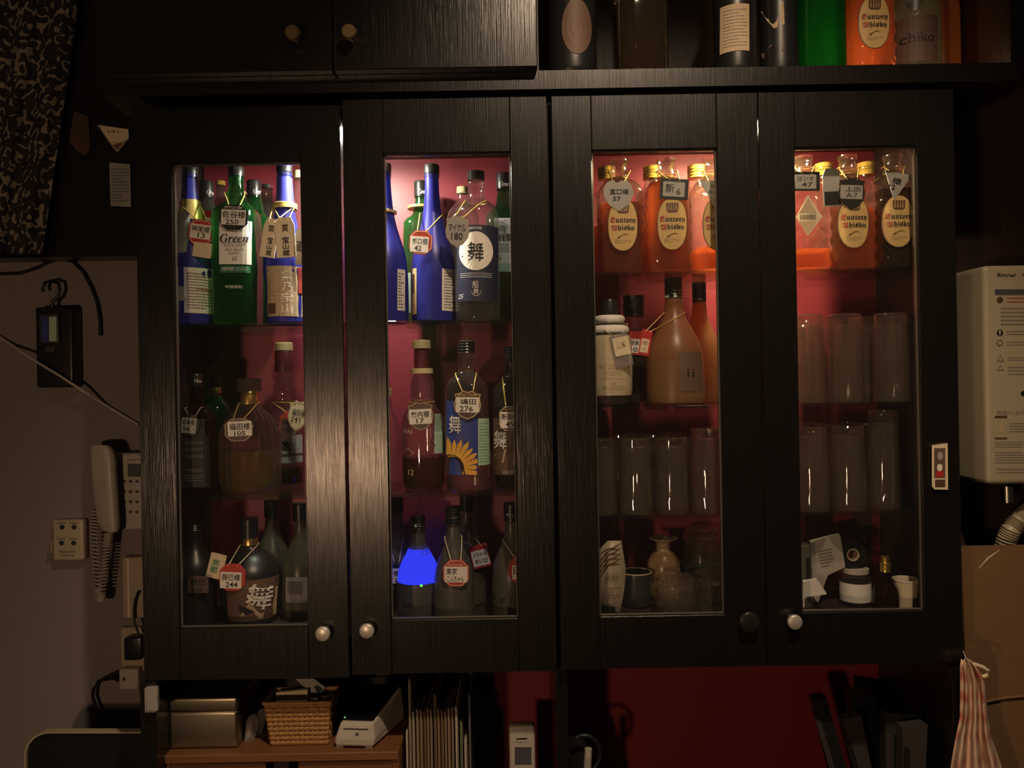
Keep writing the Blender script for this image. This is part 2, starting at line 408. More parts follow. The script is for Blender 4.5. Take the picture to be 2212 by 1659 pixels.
def vtext_on(mp, s, x0, y0, x1, y1, d, mat, parent, deg=0, rc=None, name='lettering'):
    m = MB(); h = (y1 - y0) / len(s); c = rc or ((x0 + x1) / 2, (y0 + y1) / 2)
    for i, ch in enumerate(s):
        vs, fs = glyphs(ch)
        ax, bx = min(v[0] for v in vs), max(v[0] for v in vs); ay, by = min(v[1] for v in vs), max(v[1] for v in vs)
        ya, yb = y0 + i * h + h * .06, y0 + (i + 1) * h - h * .06
        pts = rot_pts([(x0 + (x - ax) / max(bx - ax, 1e-6) * (x1 - x0), yb - (y - ay) / max(by - ay, 1e-6) * (yb - ya)) for x, y in vs], c, deg)
        m.add([mp(x, y, d) for x, y in pts], fs)
    return m.build(name, mat, parent)
def lines_on(mp, x0, y0, x1, y1, rows, d, mat, parent, fill=0.34, deg=0, rc=None, seed=1, vert=False):
    rnd = random.Random(seed); m = MB(); h = (y1 - y0) / rows; c = rc or ((x0 + x1) / 2, (y0 + y1) / 2)
    for j in range(rows):
        x = x0; end = x1 - (x1 - x0) * rnd.choice((0, 0, .1, .35))
        while x < end - 0.4:
            w = min(rnd.uniform(1.2, 5.0), end - x); ya = y0 + j * h + h * (1 - fill) / 2
            q = rot_pts([(x, ya), (x + w, ya), (x + w, ya + h * fill), (x, ya + h * fill)], c, deg)
            m.add([mp(a, b, d) for a, b in q], [(3, 2, 1, 0)]); x += w + rnd.uniform(.5, 1.2)
    return m.build('fine_print', mat, parent)
def ribbon_on(mp, pts, w, d, mat, parent, name='lettering'):
    m = MB(); vs = []
    for i, (x, y) in enumerate(pts):
        a = pts[max(i - 1, 0)]; b = pts[min(i + 1, len(pts) - 1)]
        dx, dy = b[0] - a[0], b[1] - a[1]; l = max(math.hypot(dx, dy), 1e-6)
        ww = w * (1.0 if 0 < i < len(pts) - 1 else 0.4)
        vs += [mp(x - dy / l * ww / 2, y + dx / l * ww / 2, d), mp(x + dy / l * ww / 2, y - dx / l * ww / 2, d)]
    fs = [(2 * i, 2 * i + 1, 2 * i + 3, 2 * i + 2) for i in range(len(pts) - 1)]
    return m.add(vs, fs).build(name, mat, parent)

# ================================================================== the setting
def struct(name, a, b, mat, label=None):
    o = MB().box(a, b).build(name, mat); o['kind'] = 'structure'
    if label: o['label'] = label
    return o
CT = VZ(970, 0.10)                                   # counter top height, below the frame
struct('floor', (-2.4, -3.2, -0.05), (2.4, 0.36, 0.0), 'floor', 'dark floor below the bar')
struct('wall_back', (-2.4, 0.30, 0.0), (2.4, 0.36, 2.7), 'plaster', 'beige plaster wall behind the cabinets')
struct('trim_1', (0.62, 0.275, CT), (2.0, 0.2995, 2.7), 'wood_brown', 'dark brown wall board behind the water heater')
zb = P(140, 556, 0.25).z
struct('trim_2', (-2.0, 0.245, zb), (UX(-790), 0.2995, 2.7), 'wood', 'dark wooden panel above the beige wall')
struct('wall_alcove', (UX(-60), 0.252, CT), (UX(955), 0.272, VZ(640)), 'red_wall', 'deep red wall under the cabinets')
struct('trim_3', (UX(-815), 0.250, CT), (UX(-60) - 0.001, 0.272, VZ(640)), 'wood_in', 'dark board behind the tin and basket')
struct('trim_4', (UX(938), 0.0, CT), (UX(972), 0.272, VZ(629)), 'wood', 'dark side board of the open alcove')
struct('trim_5', (UX(-815), 0.0, CT), (UX(-780), 0.249, VZ(629)), 'wood', 'dark upright at the phone side of the alcove')
struct('trim_6', (UX(84), 0.02, CT), (UX(110), 0.251, VZ(629)), 'wood', 'dark upright dividing the alcove')
ct = thing('back_counter', 'dark wooden counter below the open alcove', 'counter', (0, 0.05, 0))
MB().box((-2.2, -0.12, CT - 0.04), (2.2, 0.2995, CT)).build('worktop', 'wood_in', ct, off=(0, 0.05, 0))
MB().box((-2.15, -0.08, 0.0), (2.15, 0.2995, CT - 0.04)).build('front_panel', 'wood', ct, off=(0, 0.05, 0))

# ------------------------------------------------------------------ glass-door cabinets
SH = {'A': VZ(-141, .03), 'B': VZ(234, .03), 'FL': VZ(530, .03), 'C': VZ(-239, .03), 'D': VZ(53, .03), 'E': VZ(289, .03), 'FR': VZ(520, .03)}
def cabinet(label, u0, u1, floor, shelves):
    base = Vector((UX((u0 + u1) / 2), 0.02, VZ(629)))
    r = thing('wall_cabinet', label, 'cabinet', base, 'glass-fronted wall cabinets')
    t = UX(22); x0, x1 = UX(u0), UX(u1); z0, z1 = VZ(629), VZ(-620)
    def bx(name, a, b, mat): return MB().box(a, b).build(name, mat, r, off=base)
    bx('side_panel', (x0, .0205, z0), (x0 + t, .27, z1), 'wood_in'); bx('side_panel', (x1 - t, .0205, z0), (x1, .27, z1), 'wood_in')
    bx('top_panel', (x0 + t, .0205, VZ(-575, .03)), (x1 - t, .27, z1), 'wood_in')
    bx('bottom_panel', (x0 + t, .0205, z0), (x1 - t, .27, SH[floor]), 'wood_in')
    xm = (x0 + x1) / 2 + UX(18)
    bx('back_panel', (x0 + t, .255, SH[floor]), (xm - .0006, .27, VZ(-575, .03)), 'red')
    bx('back_panel', (xm + .0006, .255, SH[floor]), (x1 - t, .27, VZ(-575, .03)), 'red')
    for s in shelves:
        o = link('glass_shelf', rbox(Vector((x0 + t + .0005, .030, SH[s] - .0055)) - base, Vector((x1 - t - .0005, .2545, SH[s])) - base, .0008, 1), 'shelf', r)
        o['label'] = 'clear glass shelf with dark green edge'
    return r, base
cabL, bL = cabinet('dark wooden wall cabinet holding blue and green bottles behind two glass doors', -815, 88, 'FL', 'AB')
cabR, bR = cabinet('dark wooden wall cabinet holding square amber bottles and tumblers behind two glass doors', 92, 972, 'FR', 'CDE')
def knob(name, mat, parent, px, py, r, off, Y=0.0, length=.018):
    c = P(px, py, Y); k = K(Y); R = r * k
    m = MB().lathe(chaikin([(0, R * .45), (length * .45, R * .42), (length * .6, R), (length * .92, R), (length, R * .86)]), 24)
    m.v = [Vector((v.x, -v.z, v.y)) for v in m.v]; m.f = [f for f in m.f]
    m.v = [v + c - Vector(off) for v in m.v]
    return link(name, m.mesh(name, 50), mat, parent)
def door(cab, base, u0, u1, w0, w1, t0, t1, vtop, vbot, kn):
    """u0,u1 door edges; w0,w1 pane opening; t0,t1 pane top and bottom"""
    d = link('door', None, parent=cab); d.location = Vector((UX(u0), 0, VZ(vbot))) - base
    off = Vector((UX(u0), 0, VZ(vbot)))
    def bx(name, ua, va, ub, vb, y0=0.0, y1=.020, mat='wood', r=.0012):
        return link(name, rbox(Vector((UX(ua), y0, VZ(vb))) - off, Vector((UX(ub), y1, VZ(va))) - off, r, 1), mat, d)
    bx('stile', u0, vtop, w0, vbot); bx('stile', w1, vtop, u1, vbot)
    bx('rail', w0, vtop, w1, t0); bx('rail', w0, t1, w1, vbot)
    e = 3.0  # pale strips added to imitate the light caught by the glass edges
    bx('pane_edge_glint', w0, t0, w0 + e, t1, .006, .0105, 'edge_glint', .0005); bx('pane_edge_glint', w1 - e, t0, w1, t1, .006, .0105, 'edge_glint', .0005)
    bx('pane_edge_glint', w0 + e, t0, w1 - e, t0 + e, .006, .0105, 'edge_glint', .0005); bx('pane_edge_glint', w0 + e, t1 - e, w1 - e, t1, .006, .0105, 'edge_glint', .0005)
    g = MB().box(Vector((UX(w0 + .5), .011, VZ(t1 - .5))) - off, Vector((UX(w1 - .5), .014, VZ(t0 + .5))) - off).build('pane', 'pane', d)
    k = knob('knob', 'blackcap' if kn[2] == 'b' else 'knob', d, kn[0], kn[1], 22 if kn[2] == 'b' else 16, off)
    k['label'] = 'black round door knob' if kn[2] == 'b' else 'round satin metal door knob'
    return d
door(cabL, bL, -806, -362, -727, -449, -488, 516, -610, 628, (702, 1363, 's'))
door(cabL, bL, -357, 86, -270, 5, -502, 506, -621, 622, (796, 1357, 's'))
door(cabR, bR, 95, 540.3, 181, 451, -502, 506, -621, 618, (1613, 1338, 'b'))
door(cabR, bR, 541.8, 965, 619, 883, -500, 505, -621, 618, (1710, 1338, 's'))

# ------------------------------------------------------------------ upper cabinet
zt = VZ(-1200); ub = Vector((UX(48), 0, VZ(-636)))
up = thing('upper_cabinet', 'dark wooden upper cabinet with two closed doors and an open bottle shelf', 'cabinet', ub)
def ubx(name, a, b, mat='wood_in'): return MB().box(a, b).build(name, mat, up, off=ub)
ubx('shelf_board', (UX(-876), 0, VZ(-636)), (UX(1115), .2695, VZ(-676)), 'wood')
ubx('side_panel', (UX(-876), 0, VZ(-676)), (UX(-850), .2995, zt), 'wood'); ubx('side_panel', (UX(1090), 0, VZ(-676)), (UX(1115), .2695, zt), 'wood')
ubx('divider', (UX(48), 0, VZ(-676)), (UX(70), .27, zt)); ubx('top_panel', (UX(-876), 0, zt), (UX(1115), .2695, zt + .02))
ubx('back_panel', (UX(-850), .27, VZ(-676)), (UX(1090), .274, zt))
for (a, b, kx, ky) in ((-876, -371, 640, 84), (-368, 66, 760, 82)):
    dd = link('door', None, parent=up); off = Vector((UX(a), -.02, VZ(-674))); dd.location = off - ub
    link('door_panel', rbox(Vector((0, 0, 0)), Vector((UX(b) - UX(a), .0195, zt - off.z)), .0015, 1), 'wood', dd)
    knob('knob', 'brass', dd, kx, ky, 16, off, Y=-.02, length=.026)['label'] = 'dull brass door knob'

# ------------------------------------------------------------------ lamps
def puck(label, u, v, Y, lens, R=.030, ang=None, mat='steel', v_is_z=None):
    z = VZ(v, .03) if v_is_z is None else v_is_z
    r = thing('cabinet_lamp', label, 'lamp', (UX(u), Y, z))
    MB().lathe([(-.0005, R * 1.15), (-.009, R * 1.15), (-.011, R * 1.05)], 28).build('housing', mat, r, smooth=40)
    MB().lathe([(-.0112, R), (-.0145, R * .9)], 28).build('lens', lens, r, smooth=40)
puck('white round lamp under the ceiling of the blue bottle cabinet', -359, -575, .060, 'lens_l')
puck('warm round lamp under the ceiling of the amber bottle cabinet', 541, -575, .060, 'lens_r')
r = thing('added_shelf_bulb', 'small warm bulb added behind the lit bottles on the open upper shelf', 'lamp', P(1828, 60, .15)); r.location.z = VZ(-676) + .0004
MB().lathe([(0, .020), (.006, .020), (.012, .009), (.020, .009)], 20).build('base', 'brass', r, smooth=40)
MB().lathe([(.020 + .013 + .013 * cos(pi - t), max(.013 * sin(t), 1e-4)) for t in [pi * i / 10 for i in range(11)]], 18).build('bulb', 'lens_t', r, smooth=60)
def pendant(label, loc, R, globe):
    r = thing('pendant_lamp', label, 'lamp', loc)
    MB().lathe([(R * cos(pi - t), max(R * sin(t), 1e-4)) for t in [pi * i / 14 for i in range(15)]], 24).build('globe', globe, r, smooth=60)
    MB().lathe([(R * .96, R * .3), (R * 1.35, R * .26), (R * 1.5, R * .1)], 16).build('holder', 'brass', r, smooth=40)
    MB().tube([(0, 0, R * 1.45), (0, 0, 2.95 - loc[2])], .004).build('cord', 'black', r)
pendant('warm glowing globe pendant hanging low over the bar', (-0.70, -1.86, 1.19), .055, 'globe')
sp = thing('ceiling_spot', 'black ceiling spotlight aimed down at the cabinets', 'spotlight', SPOT_AT)
_d = (SPOT_AIM - SPOT_AT).normalized()
MB().tube([-_d * .13, -_d * .035], .045, 20).build('housing', 'black', sp, smooth=50)
MB().tube([-_d * .0345, -_d * .0335], .036, 20).build('lens', 'spotlens', sp)
MB().tube([-_d * .09, Vector((-_d.x * .09, -_d.y * .09, 2.95 - SPOT_AT.z))], .008, 8).build('stem', 'black', sp)

# ================================================================== bottles
class Bottle: pass
def bottle(name, label, cat, shelf, cx, cpy, Y, prof, mat, n=2.0, sy=1.0, seg=36, group=None, smoothit=1, disp=None, zbase=None, fine=0, smooth=45, nround=None):
    """prof: [(py, half width in px)] from top to just above the base, in picture measures at depth Y"""
    zb_ = SH[shelf] if zbase is None else zbase
    X = P(cx, cpy, Y).x + 0.0
    b = Bottle(); b.X, b.Y, b.z, b.n, b.sy = X, Y, zb_, n, sy
    k = K(Y)
    pr = [(P(cx, py, Y).z - zb_, w * k) for py, w in prof]
    last = prof[-1][1] * k
    pr = [q for q in pr if q[0] > .003]
    pr += [(.0035, last), (.0, last * .9)]
    pr = chaikin(pr, smoothit)
    if fine:
        out = []
        for a, c in zip(pr, pr[1:]):
            m = max(1, int(abs(a[0] - c[0]) / fine))
            out += [(a[0] + (c[0] - a[0]) * i / m, a[1] + (c[1] - a[1]) * i / m) for i in range(m)]
        pr = out + [pr[-1]]
    b.prof = pr
    b.root = thing(name, label, cat, (X, Y, zb_), group)
    b.nf = n
    if nround is not None:                       # square body, round neck above this picture height
        zr = P(cx, nround, Y).z - zb_
        b.nf = lambda z: n if z < zr - .018 else (2.0 if z > zr else 2.0 + (n - 2.0) * (zr - z) / .018)
    b.body = MB().lathe(pr, seg, b.nf, sy, disp=disp).build('body', mat, b.root, smooth=smooth)
    zs = [q[0] for q in pr]; rs = [q[1] for q in pr]
    b.rmax = max(rs); b.top = zs[0]
    def rf(z):
        if z >= zs[0]: return rs[0]
        for i in range(len(zs) - 1):
            if zs[i] >= z >= zs[i + 1]:
                t = (zs[i] - z) / max(zs[i] - zs[i + 1], 1e-9); return rs[i] + (rs[i + 1] - rs[i]) * t
        return rs[-1]
    b.rf = rf
    def mp(px, py, d=.0004):
        p = P(px, py, Y - .85 * b.rmax * sy); z = p.z - zb_; x = p.x - X; r = rf(z)
        t = min(abs(x) / (r + d), .985); x = math.copysign(t * (r + d), x)
        return Vector((x, -(r * sy + d) * (1 - t ** n) ** (1 / n), z))
    b.mp = mp
    b.zof = lambda py: P(cx, py, Y).z - zb_
    return b
def ring(b, py0, py1, hw, mat, name='cap', ridges=0, n=2.0, grow=1.0, smooth=40):
    """a cap, foil or collar around the bottle axis between two picture heights"""
    k = K(b.Y); z1, z0 = b.zof(py0), b.zof(py1); R = hw * k
    if ridges:
        pr = []
        for i in range(ridges * 2 + 1):
            pr.append((z1 + (z0 - z1) * i / (ridges * 2), R * (1 if i % 2 == 0 else .93)))
        pr = [(z1 + .0005, R * .9)] + pr
    else:
        pr = [(z1, R * .9), (z1 - (z1 - z0) * .12, R), (z0, R * grow)]
    return MB().lathe(pr, 28, n).build(name, mat, b.root, smooth=smooth)
def liquid(b, level, mat, inset=.93, name='liquid', n=None, floor=.004):
    zl = b.zof(level)
    pr = [(zl, b.rf(zl) * inset)] + [(z, r * inset) for z, r in b.prof if floor < z < zl - .001] + [(floor, b.rf(floor) * inset * .97)]
    return MB().lathe(pr, 32, n or b.nf, b.sy).build(name, mat, b.root, smooth=45)
def skin(b, py0, py1, mat, name, d=.0006, inset=None):
    """a sleeve that hugs the body between two heights"""
    z1, z0 = b.zof(py0), b.zof(py1)
    zz = [z1 + (z0 - z1) * i / 14 for i in range(15)]
    return MB().lathe([(z, b.rf(z) + d) for z in zz], 36, b.nf, b.sy, cap=False).build(name, mat, b.root, smooth=45)
def world(b, v): return Vector((b.X, b.Y, b.z)) + v

# ------------------------------------------------------------------ hanging name tags
def shape(kind, x0, y0, x1, y1):
    w, h = x1 - x0, y1 - y0
    U = {'oct': [(.25, 0), (.75, 0), (1, .25), (1, .75), (.75, 1), (.25, 1), (0, .75), (0, .25)],
         'shield': [(.5, 1), (.25, .9), (.05, .7), (0, .5), (.06, .25), (.02, .12), (.2, .1), (.32, 0), (.5, .05), (.68, 0), (.8, .1), (.98, .12), (.94, .25), (1, .5), (.95, .7), (.75, .9)],
         'rect': [(.03, 0), (.97, 0), (1, .04), (1, .96), (.97, 1), (.03, 1), (0, .96), (0, .04)],
         'tri': [(0, 0), (1, 0), (.55, 1)],
         'blob': [(.5, 1), (.2, .82), (.03, .55), (.0, .3), (.12, .1), (.3, .02), (.45, .12), (.6, .04), (.8, .05), (.95, .22), (1, .45), (.85, .78)],
         'penta': [(.18, 0), (.82, 0), (1, .2), (1, 1), (0, 1), (0, .2)]}[kind]
    return [(x0 + a * w, y0 + c * h) for a, c in U]
GTAG = 'bottle-keep name tags'
def hang_tag(label, kind, box, b, mat, inset=None, insmat='sticker', texts=(), deg=0, cord='goldcord', neck=None, nhw=None, rim=None, Y=None, front=.004, cordr=.0011, band=None, heads=None):
    x0, y0, x1, y1 = box; c = ((x0 + x1) / 2, (y0 + y1) / 2)
    pts = rot_pts(shape(kind, *box), c, deg)
    if Y is None:
        Y = min(world(b, b.mp(px, py, 0)).y for px, py in pts + [c]) - front
    base = P(c[0], y1, Y)
    r = thing('bottle_tag', label, 'tag', base, GTAG)
    mp = flat(Y, base)
    fr = [mp(px, py, 0) for px, py in pts]
    MB().prism(fr, [v + Vector((0, .0016, 0)) for v in fr]).build('plate', mat, r)
    if rim:
        q = [(c[0] + (px - c[0]) * .93, c[1] + (py - c[1]) * .93) for px, py in pts]; q2 = [(c[0] + (px - c[0]) * .88, c[1] + (py - c[1]) * .88) for px, py in pts]
        nn = len(pts); MB().add([mp(a, e, .0003) for a, e in q + q2], [(i, i + nn, (i + 1) % nn + nn, (i + 1) % nn) for i in range(nn)]).build('rim', rim, r)
    st = r
    if inset:
        q = rot_pts(shape('rect', *inset), c, deg); fr = [mp(px, py, .0006) for px, py in q]
        st = MB().prism(fr, [v + Vector((0, .0006, 0)) for v in fr]).build('sticker', insmat, r)
    for t in texts:
        s, a, e, f, g = t[:5]; m_ = t[5] if len(t) > 5 else 'ink'; wgt = t[6] if len(t) > 6 else .012
        text_on(mp, s, a, e, f, g, .0009, m_, st, deg=deg, weight=wgt, rc=c)
    if b is not None and neck is not None and cord:
        k = K(b.Y); hw = nhw * k; zn = b.zof(neck)
        tops = rot_pts([(x0 + (x1 - x0) * .32, y0 + (y1 - y0) * .08), (x0 + (x1 - x0) * .68, y0 + (y1 - y0) * .08)], c, deg) if heads is None else heads
        cxp = 1106 + 0
        # neck sides in world space
        path = []
        def strand(top, sgn):
            a = P(top[0], top[1], Y - .0004); e = world(b, Vector((sgn * hw, -hw * .25, zn)))
            out = []
            for i in range(9):
                t = i / 8; q = a.lerp(e, t)
                loc = q - Vector((b.X, b.Y, b.z)); rr = b.rf(loc.z)
                xx = min(abs(loc.x) / (rr + .002), .97)
                ys = -(rr * b.sy + .002) * (1 - xx ** b.n) ** (1 / b.n)
                if i and loc.y > ys: loc.y = ys
                out.append(loc + Vector((b.X, b.Y, b.z)))
            return out
        L_ = strand(tops[0], -1); R_ = strand(tops[1], 1)
        arc = [world(b, Vector((hw * cos(t), hw * sin(t), zn + .002 * sin(t)))) for t in [pi - pi * i / 8 for i in range(1, 8)]]
        path = L_ + arc + R_[::-1]
        MB().tube([p - base for p in path], cordr, 5).build('cord', cord, r, smooth=80)
    return r

# ------------------------------------------------------------------ kinds of bottle (heights and half widths in px at depth .08)
def PY(shelf, cx, Y, h, z=None):
    z = (SH[shelf] if z is None else z) + h * K(.08); v = (CZ - z) / K(Y)
    return 829.5 + (v - (cx - 1106) * sin(TH)) / cos(TH)
def rel(shelf, cx, Y, prof, z=None):
    f = K(.08) / K(Y)
    return [(PY(shelf, cx, Y, h, z), w * f) for h, w in prof], f, (lambda h: PY(shelf, cx, Y, h, z))

def green_bottle(label, cx, cpy, Y, capmat='blackcap', word=True, mat='greenglass', hs=1.0, w=47):
    pr, f, py = rel('A', cx, Y, [(q * hs, e * w / 47) for q, e in [(338, 15), (300, 15.5), (285, 19), (272, 21), (262, 27), (252, 41), (238, 47), (120, 47), (8, 46)]])
    b = bottle('spirit_bottle', label, 'bottle', 'A', cx, cpy, Y, pr, mat, n=4.5, nround=py(262 * hs), group='green square bottles')
    c = ring(b, py(343 * hs), py(306 * hs), 16.5 * f, capmat)
    if word:
        y0 = py(330 * hs); text_on(lambda x, y, d: b.mp(x, y, .0035), '𝑮𝒓𝒆𝒆𝒏', cx - 11 * f, y0, cx + 13 * f, y0 + 11 * f, 0, 'inkwhite', c)
    b.f, b.py = f, py
    return b
def blue_bottle(label, cx, cpy, Y, capmat='blackcap', foil=None, w=50):
    s = w / 50
    pr, f, py = rel('A', cx, Y, [(338, 15), (322, 15), (300, 15.5), (265, 18), (240, 21), (215, 26), (190, 33), (165, 41), (145, 46), (115, 49), (90, 50 * s), (40, 50 * s), (8, 49 * s)])
    b = bottle('blue_bottle', label, 'bottle', 'A', cx, cpy, Y, pr, 'blueglass', group='blue satin bottles', smoothit=2)
    ring(b, py(330), py(322), 17.5 * f, 'clear', name='lip')
    ring(b, py(350), py(330), 17 * f, capmat)
    if foil:
        skin(b, py(318), py(252), 'bluefoil', 'neck_foil', d=.0012)
    b.f, b.py = f, py
    return b
def tortoise(X=0):
    def f(th, z):
        if z < .004 or z > .145: return 0.0
        a = (th / (2 * pi)) * 20; c = z / .0125
        h = abs(sin(pi * (a + c) / 2)) * abs(sin(pi * (a - c) / 2))
        front = max(0.0, -sin(th)) ** 3
        zig = .012 * (1 if abs(z - .013 - .005 * abs(((th * 16 / pi) % 2) - 1)) < .0022 else 0)
        return (h - .5) * .085 * (1 - .55 * front) - zig
    return f
def square_bottle(label, cx, cpy, Y, shelf='C', cap=None, level=None, lab=None, z=None, group='square amber whisky bottles', detail=True, liq='amber', w=47):
    s = w / 47
    pr, f, py = rel(shelf, cx, Y, [(250, 20), (243, 20), (239, 17.5), (222, 17.5), (216, 20), (210, 20), (205, 26 * s), (198, 38 * s), (186, 45 * s), (172, 47 * s), (20, 47 * s), (6, 46 * s)], z)
    b = bottle('whisky_bottle', label, 'bottle', shelf, cx, cpy, Y, pr, 'whiskyglass', n=4.0, nround=py(200), seg=64 if detail else 32, disp=tortoise() if detail else None,
               fine=.0045 if detail else 0, group=group, zbase=z, smooth=25 if detail else 45)
    b.f, b.py = f, py
    if level: liquid(b, py(level), liq, inset=.90)
    if cap: ring(b, py(260), py(232), 20.5 * f, cap, ridges=4)
    if lab:
        lx, ly = lab[:2]; rx, ry = 31 * f, 55 * f
        g = oval_on(b.mp, lx, ly, rx, ry, .0032, 'ovallabel', 'label', b.root, pw=2.3); g['label'] = 'straw coloured oval paper label'
        oval_on(b.mp, lx, ly, rx * 1.05, ry * 1.03, .0027, 'inkbrown', 'label_border', b.root, pw=2.3)
        mp = b.mp
        # crest
        MBc = MB()
        for k in range(5):
            x = lx - 11 + k * 5.5
            MBc.add([mp(x - 2.2, ly - 45 * f, .0040), mp(x + 2.2, ly - 45 * f, .0040), mp(x + 1.6, ly - 30 * f, .0040), mp(x - 1.6, ly - 30 * f, .0040)], [(3, 2, 1, 0)])
        MBc.add([mp(lx - 13, ly - 29 * f, .0040), mp(lx + 13, ly - 29 * f, .0040), mp(lx + 8, ly - 25 * f, .0040), mp(lx - 8, ly - 25 * f, .0040)], [(3, 2, 1, 0)])
        MBc.build('crest_print', 'inkbrown', g)
        text_on(mp, '𝕾', lx - 27 * f, ly - 17 * f, lx - 17 * f, ly - 5 * f, .0040, 'inkred', g, weight=.008)
        text_on(mp, '𝖚𝖓𝖙𝖔𝖗𝖞', lx - 16 * f, ly - 15 * f, lx + 27 * f, ly - 2 * f, .0040, 'ink', g, weight=.008)
        text_on(mp, '𝖂', lx - 25 * f, ly + 1 * f, lx - 12 * f, ly + 12 * f, .0040, 'inkred', g, weight=.008)
        text_on(mp, '𝖍𝖎𝖘𝖐𝖞', lx - 11 * f, ly, lx + 25 * f, ly + 14 * f, .0040, 'ink', g, weight=.008)
        ribbon_on(mp, [(lx - 14, ly + 31), (lx - 8, ly + 24), (lx - 6, ly + 27), (lx - 10, ly + 29), (lx - 3, ly + 23), (lx + 4, ly + 20), (lx + 12, ly + 22)], 1.4, .0040, 'inkbrown', g, name='signature_print')
        lines_on(mp, lx - 17, ly + 31, lx + 17, ly + 40, 3, .0040, 'kraft', g, fill=.3, seed=3)
    return b
def frosted_bottle(label, shelf, cx, cpy, Y, hx=1.0, hz=1.0, mat='frost', captext='iichiko', group='frosted round-shouldered bottles', name='spirit_bottle'):
    pr, f, py = rel(shelf, cx, Y, [(h * hz, w * hx) for h, w in [(232, 18), (222, 20), (205, 21), (185, 27), (165, 38), (143, 50), (120, 58), (95, 61), (60, 62), (15, 62), (6, 60)]])
    b = bottle(name, label, 'bottle', shelf, cx, cpy, Y, pr, mat, group=group, smoothit=2)
    b.f, b.py = f, py
    c = ring(b, py(275 * hz), py(232 * hz), 20 * f * max(hx, .85), 'blackcap', ridges=6)
    if captext:
        y0 = py(245 * hz)
        text_on(lambda x, y, d: b.mp(x, y, .0028), captext, cx - 12 * f, y0, cx + 13 * f, y0 + 7 * f, 0, 'inkwhite', c)
    return b

# ================================================================== cabinet of blue and green bottles, top shelf, first door
bl1 = blue_bottle('blue bottle with bare back label beside the cabinet side, highest shelf', 413, 520, .082, foil=True, w=45)
rect_on(bl1.mp, 400, 578, 463, 676, .0006, 'paper', 'label', bl1.root)
lb = bl1.root.children[-1]; lines_on(bl1.mp, 406, 588, 458, 668, 13, .0010, 'inkgrey', lb, seed=11); text_on(bl1.mp, '本格焼酎', 422, 621, 447, 627, .001, 'inkred', lb)
skin(bl1, 434, 478, 'goldcord', 'neck_netting', d=.002)
rect_on(bl1.mp, 378, 435, 404, 650, .0006, 'greytag', 'side_label', bl1.root)
gr1 = green_bottle('bright green square bottle standing foremost, with white front label and black tag', 513, 540, .080, word=False, capmat='greenglass')
ring(gr1, gr1.py(343), gr1.py(322), 17, 'blackcap', name='cap_top')
g = rect_on(gr1.mp, 476, 478, 543, 572, .0006, 'paper', 'label', gr1.root); g['label'] = 'white paper front label'
text_on(gr1.mp, '鏡月', 492, 488, 525, 502, .001, 'ink', g); text_on(gr1.mp, '𝑮𝒓𝒆𝒆𝒏', 478, 507, 539, 525, .0014, 'ink', g, weight=.004)
ribbon_on(gr1.mp, [(480, 529), (495, 526), (510, 525), (525, 526), (538, 530)], 1.0, .001, 'ink', g, name='rule_print')
text_on(gr1.mp, 'PURE & CLEAR', 487, 529, 531, 534, .001, 'inkgrey', g); text_on(gr1.mp, '𝓜𝓲𝓵𝓭 𝓢𝓶𝓸𝓸𝓽𝓱', 489, 536, 529, 543, .001, 'inkgrey', g)
lines_on(gr1.mp, 497, 545, 521, 552, 2, .001, 'inkgrey', g, fill=.35); text_on(gr1.mp, '25', 504, 556, 515, 564, .001, 'ink', g)
g = rect_on(gr1.mp, 478, 575, 541, 590, .0006, 'darkgreen', 'strip_label', gr1.root)
text_on(gr1.mp, '焼酎甲類', 483, 578, 508, 586, .001, 'inkwhite', g); lines_on(gr1.mp, 511, 578, 538, 586, 2, .001, 'mint', g)
text_on(gr1.mp, '甲類焼酎', 490, 617, 526, 624, .0010, 'inkwhite', gr1.root)
liquid(gr1, 498, 'greenliquid', .9)
bl2 = blue_bottle('blue bottle wrapped in a wide kraft label, under two wooden tags', 617, 520, .082, foil=True, w=43)
ring(bl2, 440, 452, 26, 'goldcord', name='neck_cord')
g = rect_on(bl2.mp, 574, 575, 659, 683, .0006, 'kraft', 'label', bl2.root); g['label'] = 'kraft paper label with pale brush lettering'
vtext_on(bl2.mp, '富乃宝山', 610, 585, 632, 678, .0018, 'sticker', g); lines_on(bl2.mp, 583, 590, 600, 640, 6, .001, 'tan', g, seed=9); rect_on(bl2.mp, 577, 655, 596, 677, .001, 'inkbrown', 'seal', bl2.root)
rect_on(bl2.mp, 641, 577, 653, 632, .001, 'inkred', 'red_seal', bl2.root)
gb1 = green_bottle('dark green bottle behind the foil-necked blue bottle, black cap with white word', 449, 540, .170, mat='greyglass')
gb2 = green_bottle('green bottle whose black cap shows just behind the foremost green bottle', 551, 540, .170)
def plain_bottle(label, shelf, cx, cpy, Y, top, hw, nw, cap, mat='clear', cpx=14, sh=70, collar=None, group='bottles in the back row'):
    b = bottle('spirit_bottle', label, 'bottle', shelf, cx, cpy, Y, [(top + 6, nw), (top + 30, nw), (top + sh * .7, nw * 1.3), (top + sh, hw * .85), (top + sh + 25, hw), (top + sh + 80, hw)], mat, group=group)
    ring(b, top, top + cpx, nw * 1.15, cap, ridges=3)
    return b
pb1 = plain_bottle('slim clear-necked bottle behind the black-capped dark green bottle', 'A', 479, 540, .226, 392, 22, 9, 'goldcap', sh=60, cpx=9, mat='greyglass')
pb2 = plain_bottle('slim dark-necked bottle with grey cap behind the green bottles', 'A', 580, 540, .226, 400, 22, 11, 'steel', sh=60, cpx=8, mat='greyglass')
pb3 = plain_bottle('clear-necked bottle with ringed cap behind the kraft-labelled blue bottle', 'A', 650, 540, .165, 370, 36, 11, 'khaki', sh=80, cpx=16)
